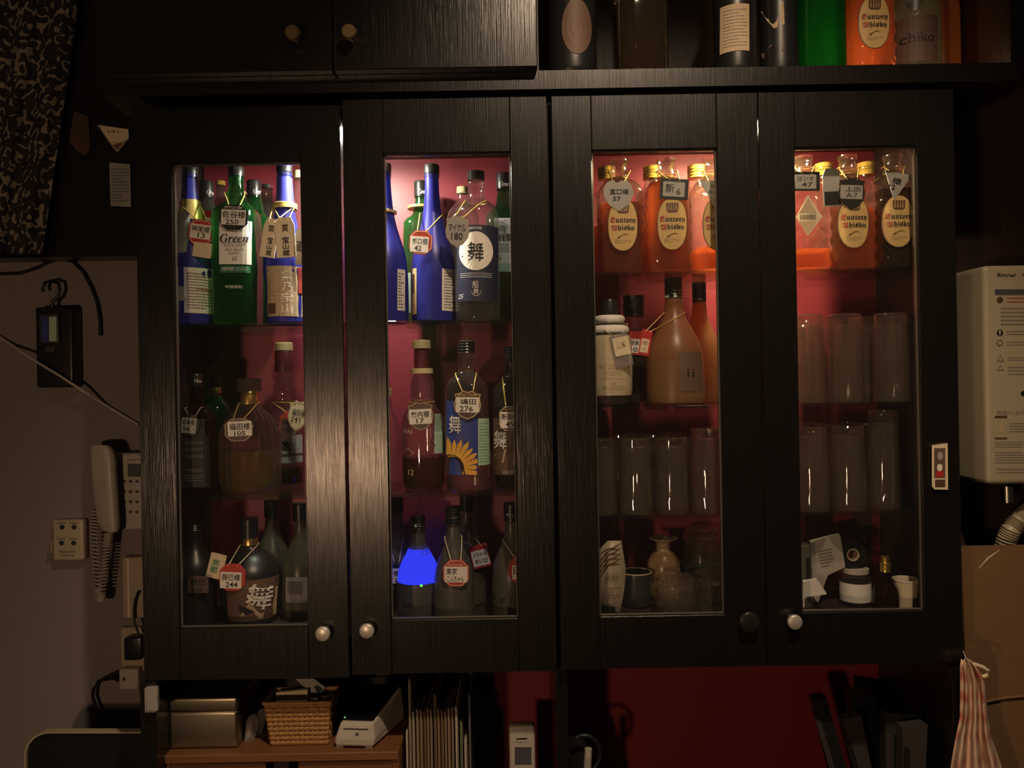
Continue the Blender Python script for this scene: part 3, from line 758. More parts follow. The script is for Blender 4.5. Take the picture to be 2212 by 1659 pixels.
hang_tag('red octagonal tag with a 13 on the netted blue bottle neck', 'oct', (405, 474, 462, 529), bl1, 'redtag', (411, 485, 455, 516), texts=[('神尾様', 413, 488, 453, 502), ('13', 428, 503, 444, 514)], deg=8, neck=440, nhw=22, rim='cream')
hang_tag('small cream paper slip dangling below the red tag on a blue bottle', 'rect', (417, 524, 457, 556), bl1, 'cream', deg=8, cord=None, front=.0015)
hang_tag('black octagonal tag numbered 250 on the foremost green bottle', 'oct', (474, 442, 535, 496), gr1, 'blacktag', (478, 453, 530, 486), texts=[('BOTTLE KEEP', 485, 446, 523, 451, 'inkwhite'), ('佐谷様', 480, 456, 530, 471), ('250', 488, 474, 516, 485)], deg=3, neck=418, nhw=22)
hang_tag('tilted pale wooden slip tag, rear one of the pair on the kraft-labelled bottle', 'penta', (566, 472, 598, 556), bl2, 'cream', texts=[('寶', 577, 486, 590, 500, 'inkbrown'), ('宝', 579, 512, 591, 526), ('山', 579, 528, 591, 538), ('蔵', 579, 540, 591, 552)], deg=8, neck=446, nhw=24)
hang_tag('pale wooden slip tag, front one of the pair on the kraft-labelled bottle', 'penta', (595, 469, 637, 556), bl2, 'cream', texts=[('寶', 610, 484, 624, 500, 'inkbrown'), ('宝', 609, 511, 624, 525), ('山', 610, 527, 623, 538), ('蔵', 609, 540, 625, 553)], deg=-3, neck=446, nhw=24, front=.007)
hang_tag('plain pale slip tag at the outer flank of the kraft-labelled bottle', 'penta', (638, 492, 655, 572), bl2, 'cream', texts=[('蔵', 641, 520, 652, 545)], cord=None)
hang_tag('small red and cream price card leaning behind the foremost green bottle', 'rect', (440, 455, 466, 486), gb1, 'redtag', (442, 470, 464, 484), 'cream', cord=None, deg=4)

# ------------------------------------------------------------------ top shelf, second door
bl3 = blue_bottle('blue bottle half hidden by the door stile, gold cord on its neck', 831, 520, .095, capmat='steel')
ring(bl3, 456, 462, 27, 'goldcord', name='neck_cord'); rect_on(bl3.mp, 858, 580, 872, 670, .0006, 'paper', 'label', bl3.root)
lines_on(bl3.mp, 860, 586, 870, 666, 12, .001, 'inkgrey', bl3.root.children[-1])
bl4 = blue_bottle('tall royal blue bottle in the middle with black cap and red tag', 935, 520, .108)
rect_on(bl4.mp, 888, 578, 899, 678, .0006, 'tan', 'edge_label', bl4.root); rect_on(bl4.mp, 889, 590, 894, 632, .001, 'inkbrown', 'seal', bl4.root)
g = rect_on(bl4.mp, 955, 580, 983, 671, .0006, 'paper', 'label', bl4.root); lines_on(bl4.mp, 960, 586, 981, 667, 13, .001, 'inkgrey', g, seed=5)
gb3 = green_bottle('green bottle with gold cord behind the tall royal blue bottle', 912, 540, .195, w=42)
ring(gb3, 446, 452, 30, 'goldcord', name='neck_cord')
g = rect_on(gb3.mp, 874, 590, 888, 676, .0006, 'mint', 'label', gb3.root)
pb4 = plain_bottle('clear bottle with ringed neck behind the navy-labelled bottle', 'A', 1001, 540, .195, 405, 36, 11, 'khaki', sh=50)
cl1 = bottle('spirit_bottle', 'clear bottle with navy label and cream moon disc', 'bottle', 'A', 1031, 550, .078,
             [(378, 17), (392, 17), (396, 19), (402, 19), (406, 17), (425, 17.5), (433, 20), (440, 33), (452, 44), (468, 48), (560, 49), (684, 49)], 'clear')
ring(cl1, 372, 390, 19, 'blackcap', ridges=5); liquid(cl1, 655, 'water', .94)
g = rect_on(cl1.mp, 986, 487, 1076, 651, .0006, 'navy', 'label', cl1.root, nx=14); g['label'] = 'navy blue label with cream disc'
oval_on(cl1.mp, 1028, 543, 37, 42, .0010, 'sticker', 'disc', g); text_on(cl1.mp, '舞', 1010, 524, 1045, 565, .0024, 'ink', g, weight=.004)
text_on(cl1.mp, '焼酎甲類', 1013, 491, 1041, 497, .001, 'inkwhite', g); lines_on(cl1.mp, 994, 589, 1063, 601, 3, .001, 'inkwhite', g, fill=.25, seed=6)
text_on(cl1.mp, '船', 1021, 607, 1034, 623, .001, 'inkwhite', g); text_on(cl1.mp, '舞', 1023, 624, 1034, 636, .001, 'inkwhite', g); text_on(cl1.mp, '25', 989, 635, 1001, 645, .001, 'inkwhite', g, shear=.3)
ribbon_on(cl1.mp, [(1018, 630), (1022, 637), (1030, 640), (1037, 636), (1040, 628)], 1.2, .001, 'inkwhite', g)
gb4 = green_bottle('green bottle with white label beyond the navy-labelled bottle, gold cord on its shoulder', 1090, 540, .150, w=42)
g = rect_on(gb4.mp, 1067, 472, 1125, 570, .0006, 'paper', 'label', gb4.root)
text_on(gb4.mp, '月', 1076, 489, 1090, 504, .001, 'ink', g); text_on(gb4.mp, '𝒆𝒆𝒏', 1076, 506, 1104, 522, .001, 'ink', g); lines_on(gb4.mp, 1070, 526, 1100, 546, 4, .001, 'inkgrey', g, fill=.3)
text_on(gb4.mp, '5', 1076, 553, 1082, 562, .001, 'ink', g)
ribbon_on(gb4.mp, [(1074, 482), (1082, 477), (1086, 481), (1092, 476), (1100, 482)], 1.2, .001, 'ink', g, name='hill_print')
rect_on(gb4.mp, 1067, 570, 1125, 588, .0006, 'mint', 'strip_label', gb4.root)
hang_tag('red octagonal tag numbered 42 on the tall royal blue bottle', 'oct', (884, 497, 934, 550), bl4, 'redtag', (887, 511, 926, 545), texts=[('BOTTLE', 897, 503, 920, 508, 'gold'), ('ボロ様', 890, 514, 924, 528), ('42', 896, 531, 911, 542)], deg=4, neck=462, nhw=26, rim='cream')
hang_tag('clear grey shield tag numbered 180 before the navy-labelled bottle', 'shield', (962, 465, 1014, 534), cl1, 'greytag', texts=[('マイケル', 969, 483, 1006, 500), ('180', 975, 503, 1000, 518)], deg=2, neck=440, nhw=22, rim='kraft', front=.006)

# ------------------------------------------------------------------ middle shelf, first door
jd = bottle('whiskey_bottle', 'square black-labelled whiskey bottle with dark cap, beside the fluted decanter', 'bottle', 'B', 426, 950, .075,
            [(835, 13), (860, 14), (876, 16), (888, 24), (900, 33), (915, 35), (1062, 35)], 'darkwhisky', n=5, nround=888)
ring(jd, 808, 836, 14.5, 'blackcap'); text_on(lambda x, y, d: jd.mp(x, y, .003), 'No.7', 415, 818, 436, 827, 0, 'inkwhite', jd.root.children[-1])
g = rect_on(jd.mp, 394, 905, 453, 1052, .0006, 'ink', 'label', jd.root, nx=10)
for i, (t, a, c) in enumerate((('TENNESSEE', 953, 959), ('𝐒𝐎𝐔𝐑 𝐌𝐀𝐒𝐇', 982, 989), ('WHISKEY', 1012, 1019))): text_on(jd.mp, t, 403, a, 440, c, .001, 'inkgrey', g)
lines_on(jd.mp, 404, 966, 440, 974, 2, .001, 'inkgrey', g, fill=.3); lines_on(jd.mp, 404, 1024, 442, 1040, 3, .001, 'inkgrey', g, fill=.3)
dg = bottle('spirit_bottle', 'dark green bottle with gold neck band behind the square black-labelled one', 'bottle', 'B', 468, 950, .172,
            [(825, 10), (850, 10), (858, 13), (870, 24), (885, 31), (905, 33), (1060, 33)], 'greenglass')
ring(dg, 812, 836, 12, 'blackcap'); ring(dg, 836, 850, 11.5, 'gold', name='neck_band'); liquid(dg, 900, 'darkwhisky', .95)
def flutes(n, amp, z0, z1):
    return lambda th, z: amp * abs(sin(n * th / 2)) if z0 < z < z1 else 0.0
dc = bottle('decanter_bottle', 'fluted clear decanter bottle with gold neck collar, half full of pale whisky', 'bottle', 'B', 541, 1000, .108,
            [(846, 17), (872, 18), (882, 25), (895, 40), (912, 52), (935, 60), (965, 62), (1000, 62), (1072, 60)], 'clear', seg=132, disp=flutes(22, .06, .006, .16), fine=.01, smooth=12)
ring(dc, 818, 846, 27, 'greyglass', ridges=1, name='stopper', smooth=20); ring(dc, 845, 873, 18.5, 'gold', name='neck_collar'); liquid(dc, 971, 'paleliquid', .9)
sc = bottle('spirit_bottle', 'bulb-necked bottle with cream cap beyond the fluted decanter', 'bottle', 'B', 617, 950, .195,
            [(800, 15), (815, 18), (832, 24), (850, 25), (865, 22), (880, 26), (900, 36), (915, 38), (1062, 38)], 'clear')
ring(sc, 740, 757, 19, 'khaki'); ring(sc, 757, 802, 20, 'dkred', name='foil_sleeve'); liquid(sc, 1010, 'darkwhisky', .94)
g = rect_on(sc.mp, 606, 940, 652, 1000, .0006, 'greytag', 'label', sc.root); text_on(sc.mp, '&', 610, 952, 630, 972, .001, 'ink', g, weight=.02); rect_on(sc.mp, 606, 980, 652, 984, .001, 'inkbrown', 'rule', g)
hang_tag('dim grey octagonal tag on the square black-labelled whiskey bottle', 'oct', (391, 896, 430, 941), jd, 'blacktag', (392, 903, 424, 936), 'greytag', texts=[('坂本様', 394, 906, 420, 918), ('54', 396, 922, 410, 932)], deg=6, neck=880, nhw=17, cord='whitecord', cordr=.0007)
hang_tag('octagonal tag numbered 105 on the fluted decanter', 'oct', (484, 903, 546, 954), dc, 'browntag', (492, 910, 544, 942), texts=[('福田様', 496, 914, 541, 929), ('105', 506, 931, 530, 941)], deg=-3, neck=870, nhw=21, rim='kraft')
hang_tag('dark red tag numbered 10 below the bulb-necked bottle', 'oct', (604, 888, 645, 942), sc, 'redtag', (607, 905, 642, 940), 'browntag', texts=[('様', 610, 907, 624, 919), ('105', 613, 924, 636, 934)], deg=6, neck=868, nhw=24)
hang_tag('cream shield tag numbered 241 beside the door stile', 'shield', (622, 866, 664, 931), sc, 'cream', texts=[('福田様', 630, 884, 659, 898), ('241', 629, 902, 650, 911)], deg=8, neck=868, nhw=24, rim='kraft', front=.012)

# ------------------------------------------------------------------ middle shelf, second door
cv = bottle('whisky_bottle', 'bulb-necked whisky bottle with cream cap, a quarter full of dark whisky', 'bottle', 'B', 914, 950, .095,
            [(800, 17), (812, 20), (826, 25), (845, 26), (862, 24), (876, 29), (890, 38), (905, 45), (925, 48), (1030, 48), (1052, 44)], 'clear', smoothit=2)
ring(cv, 735, 753, 20, 'khaki'); ring(cv, 753, 797, 16.5, 'dkred', name='foil_sleeve'); ring(cv, 796, 807, 24, 'khaki', name='neck_ring'); liquid(cv, 986, 'darkwhisky', .93)
text_on(cv.mp, 'IVAS', 869, 925, 892, 937, .0008, 'cream', cv.root, deg=6); text_on(cv.mp, '12', 882, 1014, 894, 1026, .0008, 'cream', cv.root)
rect_on(cv.mp, 938, 895, 961, 980, .0006, 'mint', 'back_label', cv.root); ribbon_on(cv.mp, [(932, 935), (938, 945), (930, 955), (940, 962), (934, 972)], 2, .0008, 'ink', cv.root)
ribbon_on(cv.mp, [(872, 975), (882, 968), (893, 978), (886, 985)], 2, .0008, 'kraft', cv.root)
sf = bottle('spirit_bottle', 'clear bottle with blue sunflower label on the middle shelf', 'bottle', 'B', 1010, 950, .078,
            [(762, 17), (770, 18.5), (776, 18.5), (780, 17), (800, 18), (806, 22), (815, 33), (826, 42), (842, 48), (1058, 48)], 'clear', n=2.6)
ring(sf, 738, 763, 19.5, 'blackcap', ridges=4); ring(sf, 737, 746, 18, 'khaki', name='cap_top'); liquid(sf, 1030, 'water', .94)
g = rect_on(sf.mp, 963, 866, 1032, 1026, .0006, 'royal', 'label', sf.root, nx=12); g['label'] = 'blue label with a printed sunflower'
text_on(sf.mp, '舞', 970, 897, 996, 936, .002, 'inkwhite', g, weight=.004)
mm = MB(); c0 = (978, 1010)
for i in range(15):
    a = radians(-150 + i * 14 - 20); r0, r1 = 24, 62 + (i % 3) * 3
    q = [(c0[0] + r0 * cos(a - .13), c0[1] + r0 * sin(a - .13)), (c0[0] + r1 * .8 * cos(a - .1), c0[1] + r1 * .8 * sin(a - .1)), (c0[0] + r1 * cos(a), c0[1] + r1 * sin(a)), (c0[0] + r1 * .8 * cos(a + .1), c0[1] + r1 * .8 * sin(a + .1)), (c0[0] + r0 * cos(a + .13), c0[1] + r0 * sin(a + .13))]
    q = [(min(max(x, 963.5), 1031.5), min(y, 1025)) for x, y in q]
    if max(x for x, _ in q) - min(x for x, _ in q) > 1.5 and max(y for _, y in q) - min(y for _, y in q) > 1.5:
        mm.add([sf.mp(x, y, (.0018 + .00002 * i)) for x, y in q], [(4, 3, 2, 1, 0)])
mm.build('petal_print', 'petal', g)
poly_on(sf.mp, [(963.5, 1025), (963.5, 984), (972, 981), (984, 983), (995, 990), (1002, 1002), (1006, 1025)], .0030, 'seed', 'seed_head_print', g)
g = rect_on(sf.mp, 1033, 904, 1058, 1005, .0006, 'mint', 'back_label', sf.root); lines_on(sf.mp, 1036, 912, 1052, 1000, 14, .001, 'inkgreen', g, fill=.18)
mb_ = bottle('spirit_bottle', 'clear-shouldered bottle with dark patterned label at the hinge of the second door', 'bottle', 'B', 1108, 950, .080,
            [(778, 14), (800, 14), (812, 17), (822, 27), (834, 38), (850, 43), (1058, 43)], 'clear')
ring(mb_, 750, 782, 15.5, 'blackcap', ridges=6); skin(mb_, 784, 806, 'black', 'neck_sleeve', d=.001); liquid(mb_, 880, 'darkwhisky', .95)
g = rect_on(mb_.mp, 1065, 905, 1140, 1026, .0006, 'brownlabel', 'label', mb_.root, nx=10); text_on(mb_.mp, '舞', 1066, 930, 1094, 970, .0022, 'inkwhite', g, weight=.01)
poly_on(mb_.mp, [(1067, 985), (1090, 972), (1112, 950), (1112, 1005), (1085, 1000)], .0009, 'kraft', 'hill_print', g); poly_on(mb_.mp, [(1080, 973), (1100, 966), (1108, 972), (1095, 980)], .0012, 'ink', 'leaf_print', g)
text_on(mb_.mp, '山田錦', 1086, 1015, 1108, 1023, .001, 'inkwhite', g)
pb5 = plain_bottle('pale clear bottle half hidden by the middle door stile', 'B', 836, 950, .180, 840, 30, 11, 'khaki', sh=70)
hang_tag('grey shield tag numbered 17 with white sticker on the cream-capped whisky bottle', 'shield', (879, 866, 938, 932), cv, 'browntag', (884, 884, 932, 916), texts=[('竹内様', 888, 888, 928, 902), ('17', 899, 904, 916, 914)], deg=-3, neck=868, nhw=27, rim='kraft')
hang_tag('brown shield tag numbered 276 on the sunflower bottle', 'shield', (979, 842, 1041, 908), sf, 'browntag', (985, 858, 1035, 891), texts=[('Bottle Owner', 989, 849, 1031, 856, 'gold'), ('嶋田', 995, 861, 1028, 874), ('276', 993, 877, 1022, 889)], deg=1, neck=806, nhw=23, rim='cream')
hang_tag('black octagonal tag numbered 45 on the dark patterned bottle', 'oct', (1077, 876, 1127, 932), mb_, 'blacktag', (1081, 890, 1122, 925), texts=[('BOTTLE', 1090, 882, 1112, 887, 'gold'), ('新畑', 1083, 893, 1108, 907), ('45', 1092, 911, 1110, 922)], neck=815, nhw=20, rim='cream')

# ------------------------------------------------------------------ bottom of the cabinet of blue and green bottles
db = plain_bottle('very dark bottle in the bottom corner with a small brown tag', 'FL', 422, 1280, .085, 1130, 44, 15, 'blackcap', mat='black', sh=80)
hang_tag('small dim brown tag on the very dark corner bottle', 'penta', (405, 1245, 450, 1281), db, 'browntag', texts=[('辰巳', 412, 1250, 444, 1264), ('265', 414, 1268, 436, 1278)], cord=None)
jb = bottle('spirit_bottle', 'black wide-shouldered bottle with gold neck band and red patterned label', 'bottle', 'FL', 541, 1250, .105,
            [(1156, 15), (1178, 16), (1186, 22), (1196, 40), (1212, 54), (1228, 63), (1245, 66), (1275, 63), (1305, 58), (1338, 55)], 'black', smoothit=2)
ring(jb, 1118, 1160, 19, 'blackcap', ridges=5); ring(jb, 1158, 1179, 16.5, 'gold', name='neck_band')
g = rect_on(jb.mp, 490, 1252, 590, 1343, .0006, 'brownlabel', 'label', jb.root, nx=14, ny=5); g['label'] = 'red and cream patterned label'
poly_on(jb.mp, [(492, 1254), (560, 1254), (545, 1275), (515, 1300), (494, 1320)], .0014, 'inkred', 'red_print', g)
poly_on(jb.mp, [(520, 1330), (540, 1300), (570, 1270), (588, 1275), (588, 1340), (560, 1340)], .0018, 'kraft', 'cream_print', g)
poly_on(jb.mp, [(518, 1305), (535, 1312), (550, 1322), (535, 1326), (520, 1318)], .0022, 'ink', 'dark_print', g)
text_on(jb.mp, '舞', 535, 1262, 582, 1318, .0026, 'sticker', g, weight=.012, deg=12)
fb1 = frosted_bottle('frosted bottle behind the black wide-shouldered bottle, short black cap', 'FL', 588, 1200, .190, .74, .90, captext=None)
fb2 = frosted_bottle('frosted bottle by the door stile in the bottom compartment, patterned grey label', 'FL', 650, 1200, .125, .70, .92, captext=None)
g = rect_on(fb2.mp, 617, 1246, 668, 1342, .0006, 'greytag', 'label', fb2.root); rect_on(fb2.mp, 622, 1255, 655, 1282, .001, 'inkgrey', 'panel_print', g)
hang_tag('red octagonal tag numbered 244 on the black wide-shouldered bottle', 'oct', (474, 1218, 530, 1276), jb, 'redtag', (476, 1236, 522, 1271), texts=[('辰巳様', 479, 1240, 519, 1254), ('244', 488, 1257, 514, 1268)], deg=2, neck=1176, nhw=19, cord='whitecord')
hang_tag('folded cream card with green marks behind the red 244 tag', 'rect', (450, 1196, 484, 1250), jb, 'cream', texts=[('京', 456, 1208, 472, 1222, 'inkgreen'), ('都', 456, 1224, 472, 1238, 'inkgreen')], deg=14, cord=None, front=.0015)

fb3 = frosted_bottle('frosted bottle hidden behind the glowing blue bottle, navy and white tag', 'FL', 858, 1200, .192, .70, .92, captext='h')
fb4 = frosted_bottle('frosted bottle with bright blue light painted across its shoulder', 'FL', 904, 1200, .125, .78, .80, captext='k')
gl = skin(fb4, 1183, 1252, 'glowblue', 'painted_blue_glow', d=.0005); gl['label'] = 'bright blue light painted on the shoulder'  # emissive sleeve stands in for blue light in the bottle, no source built
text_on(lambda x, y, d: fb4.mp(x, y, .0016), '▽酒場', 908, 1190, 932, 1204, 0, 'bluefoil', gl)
lp = world(fb4, fb4.mp(911, 1263, .002)) - Vector((fb4.X, fb4.Y, fb4.z))
m_ = MB().lathe([(.0022 * cos(pi - t), max(.0022 * sin(t), 1e-5)) for t in [pi * i / 8 for i in range(9)]], 10); m_.v = [v + lp for v in m_.v]
m_.build('indicator_light', 'led', fb4.root, smooth=60)['label'] = 'tiny green light'
fb5 = frosted_bottle('frosted bottle with red octagonal tag in the middle of the bottom compartment', 'FL', 980, 1200, .085, .70, .90)
fb6 = frosted_bottle('frosted bottle in the back behind the one with the red octagonal tag', 'FL', 1010, 1200, .192, .70, .93)
fb7 = frosted_bottle('frosted bottle half hidden at the hinge side of the second door, bottom compartment', 'FL', 1106, 1200, .095, .72, .91, captext='hi')
text_on(fb7.mp, 'i c h i', 1066, 1286, 1128, 1302, .0008, 'ink', fb7.root); text_on(fb4.mp, 'ko', 871, 1296, 892, 1312, .0008, 'ink', fb4.root)
hang_tag('navy tag with white sticker peeping past the glowing blue bottle', 'penta', (844, 1214, 869, 1262), fb3, 'navy', (846, 1228, 866, 1260), texts=[('様', 850, 1232, 862, 1245), ('2', 852, 1248, 858, 1257)], cord='whitecord', neck=1160, nhw=16)
hang_tag('red octagonal tag with two lines of handwriting in the bottom compartment', 'oct', (957, 1209, 1013, 1267), fb5, 'redtag', (961, 1224, 1009, 1258), texts=[('BOTTLE KEEP', 969, 1218, 1000, 1222, 'cream'), ('東京', 964, 1227, 987, 1241), ('こんちゃん', 966, 1244, 1003, 1257)], neck=1160, nhw=19, rim='cream', cord='whitecord')
hang_tag('tilted red tag with white sticker hung between two frosted bottles', 'rect', (1017, 1176, 1057, 1226), fb6, 'redtag', (1019, 1188, 1055, 1222), texts=[('メちゃん', 1022, 1192, 1052, 1202), ('めい23', 1024, 1206, 1051, 1217)], deg=-14, cord='whitecord', neck=1160, nhw=17)
hang_tag('dark red tag cut off by the frame of the second door', 'oct', (1098, 1204, 1150, 1258), fb7, 'redtag', (1106, 1221, 1146, 1252), texts=[('田', 1109, 1225, 1124, 1240)], cord='whitecord', neck=1165, nhw=19)

# ================================================================== cabinet of amber bottles, top shelf
kb = {}
kb[1] = square_bottle('square amber whisky bottle, open neck, under the plain grey shield tag numbered 57', 1339, 480, .082, level=150, lab=(1344, 488))
kb[2] = square_bottle('square amber whisky bottle filled high, beside the one with the grey shield', 1441, 480, .082, level=196, lab=(1450, 486))
kb[3] = square_bottle('square whisky bottle nearly empty, cut off by the third door frame', 1541, 480, .082, level=52, lab=(1548, 486))
kb[4] = square_bottle('square whisky bottle in the back row with gold cap behind the grey shield tag', 1312, 480, .158, level=120, cap='goldcap', detail=False, w=44)
kb[5] = square_bottle('square whisky bottle in the back row, gold cap between the two amber bottles', 1410, 480, .158, level=120, cap='goldcap', detail=False, w=44)
kb[6] = square_bottle('square whisky bottle in the back row, gold cap beside the nearly empty bottle', 1506, 480, .158, level=60, cap='goldcap', detail=False, w=44)
kb[7] = square_bottle('square whisky bottle turned round to show its diamond bar-code label', 1737, 480, .082, level=45)
kb[8] = square_bottle('square amber whisky bottle under the black shield tag', 1833, 480, .082, level=130, lab=(1840, 482))
kb[9] = square_bottle('dim square whisky bottle standing last in its row by the cabinet side', 1930, 480, .082, level=170, lab=(1936, 480), liq='darkwhisky')
kb[10] = square_bottle('square whisky bottle behind the bar-code bottle, gold cap lit from above', 1782, 480, .158, level=110, cap='goldcap', detail=False, w=44)
kb[11] = square_bottle('square whisky bottle behind the black shield tag, darker gold cap', 1874, 480, .158, level=110, cap='goldcap', detail=False, w=44)
b = kb[7]
g = poly_on(b.mp, [(1741, 424), (1772, 470), (1741, 512), (1716, 470)], .0030, 'cream', 'label', b.root); g['label'] = 'cream diamond back label with bar code'
poly_on(b.mp, [(1741, 430), (1760, 463), (1722, 463)], .0036, 'kraft', 'panel_print', g); poly_on(b.mp, [(1722, 480), (1760, 480), (1741, 508)], .0036, 'kraft', 'panel_print', g)
m_ = MB(); rnd = random.Random(2); x = 1725
while x < 1758:
    w = rnd.uniform(.5, 1.8); m_.add([b.mp(x, 466, .0038), b.mp(x + w, 466, .0038), b.mp(x + w, 477, .0038), b.mp(x, 477, .0038)], [(3, 2, 1, 0)]); x += w + rnd.uniform(.6, 1.6)
m_.build('bar_code_print', 'ink', g)
rect_on(b.mp, 1717, 325, 1727, 365, .0016, 'paper', 'neck_label', b.root, nx=3)
for q in (1, 2, 3, 7, 8, 9):
    k_ = kb[q]; c_ = ring(k_, k_.py(210), k_.py(207), 20.5, 'goldcord', name='neck_cord'); 
hang_tag('plain grey shield tag numbered 57 on an amber bottle', 'blob', (1303, 387, 1369, 456), kb[1], 'greytag', texts=[('直口様', 1317, 408, 1358, 420), ('57', 1324, 425, 1341, 434)], deg=0, neck=372, nhw=23)
hang_tag('black-framed grey tag numbered 6 on an amber bottle', 'rect', (1426, 386, 1487, 431), kb[2], 'blacktag', (1432, 393, 1479, 425), 'greytag', texts=[('新', 1437, 397, 1456, 417), ('6', 1461, 407, 1470, 421)], deg=3, neck=372, nhw=22)
hang_tag('dark triangular tag on the nearly empty square bottle', 'tri', (1509, 390, 1575, 448), kb[3], 'greytag', texts=[('ゆ', 1535, 398, 1546, 408), ('6-', 1530, 410, 1545, 419)], deg=3, neck=372, nhw=22)
hang_tag('black-framed grey tag numbered 47 on the bar-code bottle', 'rect', (1714, 371, 1771, 412), kb[7], 'blacktag', (1717, 377, 1763, 408), 'greytag', texts=[('ヨシオ', 1722, 381, 1758, 391), ('47', 1731, 394, 1755, 404)], neck=362, nhw=22)
hang_tag('grey paper slip tag with a dark lower half beside the black shield tag', 'penta', (1778, 364, 1816, 445), kb[8], 'greytag', (1780, 414, 1814, 443), 'blacktag', deg=-3, cord=None, front=.002)
hang_tag('black shield tag with grey scrawl on an amber bottle', 'shield', (1811, 382, 1869, 450), kb[8], 'blacktag', (1816, 400, 1863, 430), 'greytag', texts=[('上田', 1826, 403, 1858, 414), ('A-7', 1828, 417, 1852, 427)], deg=2, neck=364, nhw=22, front=.006)
hang_tag('crumpled pale tag on the dim bottle by the cabinet side', 'tri', (1905, 372, 1965, 432), kb[9], 'greytag', texts=[('様', 1925, 384, 1945, 398), ('12', 1920, 400, 1934, 411)], deg=12, neck=362, nhw=22)

# ------------------------------------------------------------------ second shelf: round bottles
od = bottle('whisky_bottle', 'stout cream-wrapped whisky bottle with two white neck rings', 'bottle', 'D', 1318, 760, .088,
            [(690, 22), (708, 36), (722, 42), (738, 45), (760, 46), (835, 46), (852, 44), (868, 41)], 'greyglass', smoothit=1)
ring(od, 648, 684, 18, 'blackcap'); skin(od, 726, 854, 'creamglass', 'wrap', d=.0008)['label'] = 'cream paper wrap with brown lettering'
for (a, c_, w) in ((682, 700, 26), (704, 726, 33)):
    k = K(od.Y); z = od.zof((a + c_) / 2); R = w * k; hh = (c_ - a) * k / 2
    m_ = MB().lathe([(z + hh * cos(t), R + hh * .8 * sin(t)) for t in [pi * i / 8 for i in range(9)]], 32); m_.build('neck_ring', 'paper', od.root, smooth=50)
mpd = lambda x, y, d: od.mp(x, y, .0014)
text_on(mpd, '𝐒𝐔𝐍𝐓𝐎𝐑𝐘 𝐎𝐋𝐃', 1281, 787, 1362, 797, 0, 'kraft', od.root); text_on(mpd, '𝐖𝐇𝐈𝐒𝐊𝐘', 1303, 801, 1346, 810, 0, 'kraft', od.root)
text_on(mpd, '𝓐 𝓑𝓵𝓮𝓷𝓭 𝓸𝓯 𝓒𝓱𝓸𝓲𝓬𝓮', 1298, 815, 1350, 821, 0, 'kraft', od.root); text_on(mpd, '43°', 1320, 824, 1334, 830, 0, 'kraft', od.root); lines_on(mpd, 1300, 832, 1350, 842, 3, 0, 'kraft', od.root, fill=.25)
sm = bottle('whisky_bottle', 'small clear-necked brown bottle with black cap between cream and orange frosted bottles', 'bottle', 'D', 1371, 760, .172,
            [(680, 18), (694, 20), (708, 23), (718, 22), (728, 28), (745, 31), (865, 31)], 'clear')
ring(sm, 640, 684, 23.5, 'blackcap', ridges=2); text_on(lambda x, y, d: sm.mp(x, y, .006), 'K', 1348, 666, 1353, 672, 0, 'inkwhite', sm.root); liquid(sm, 735, 'darkwhisky', .94)
fo = frosted_bottle('large orange frosted bottle with black cap and dark label', 'D', 1457, 740, .096, 1.0, 1.0, mat='frostamber', captext='ii')
skin(fo, 779, 868, 'frostlow', 'liquid', d=.0004)
g = rect_on(fo.mp, 1465, 760, 1519, 846, .001, 'brownlabel', 'label', fo.root); g['label'] = 'dark brown label'; text_on(fo.mp, 'ii', 1482, 797, 1500, 814, .0014, 'ink', g)
fo2 = frosted_bottle('pale frosted bottle behind the large orange frosted one', 'D', 1512, 740, .200, .82, 1.02, mat='frostamber', captext='iichi')
hang_tag('pale translucent slip tag on the cream-wrapped bottle', 'rect', (1323, 720, 1362, 792), od, 'plasticfilm', (1327, 728, 1362, 768), 'cream', texts=[('山本', 1333, 735, 1354, 754, 'kraft')], deg=-12, cord='whitecord', neck=700, nhw=38, cordr=.0006)
hang_tag('red tag with white sticker below the small black cap', 'rect', (1355, 716, 1385, 766), sm, 'redtag', (1358, 732, 1383, 762), texts=[('鈴木', 1360, 735, 1381, 747), ('10', 1362, 750, 1378, 760)], deg=4, cord='goldcord', neck=712, nhw=24, cordr=.0008)
hang_tag('red tag turned edgewise beside the orange frosted bottle', 'rect', (1383, 712, 1406, 768), fo, 'redtag', (1385, 732, 1402, 762), 'cream', texts=[('様', 1387, 736, 1399, 746, 'kraft'), ('10', 1388, 750, 1398, 759, 'kraft')], deg=10, cord='goldcord', neck=676, nhw=23, cordr=.0009)

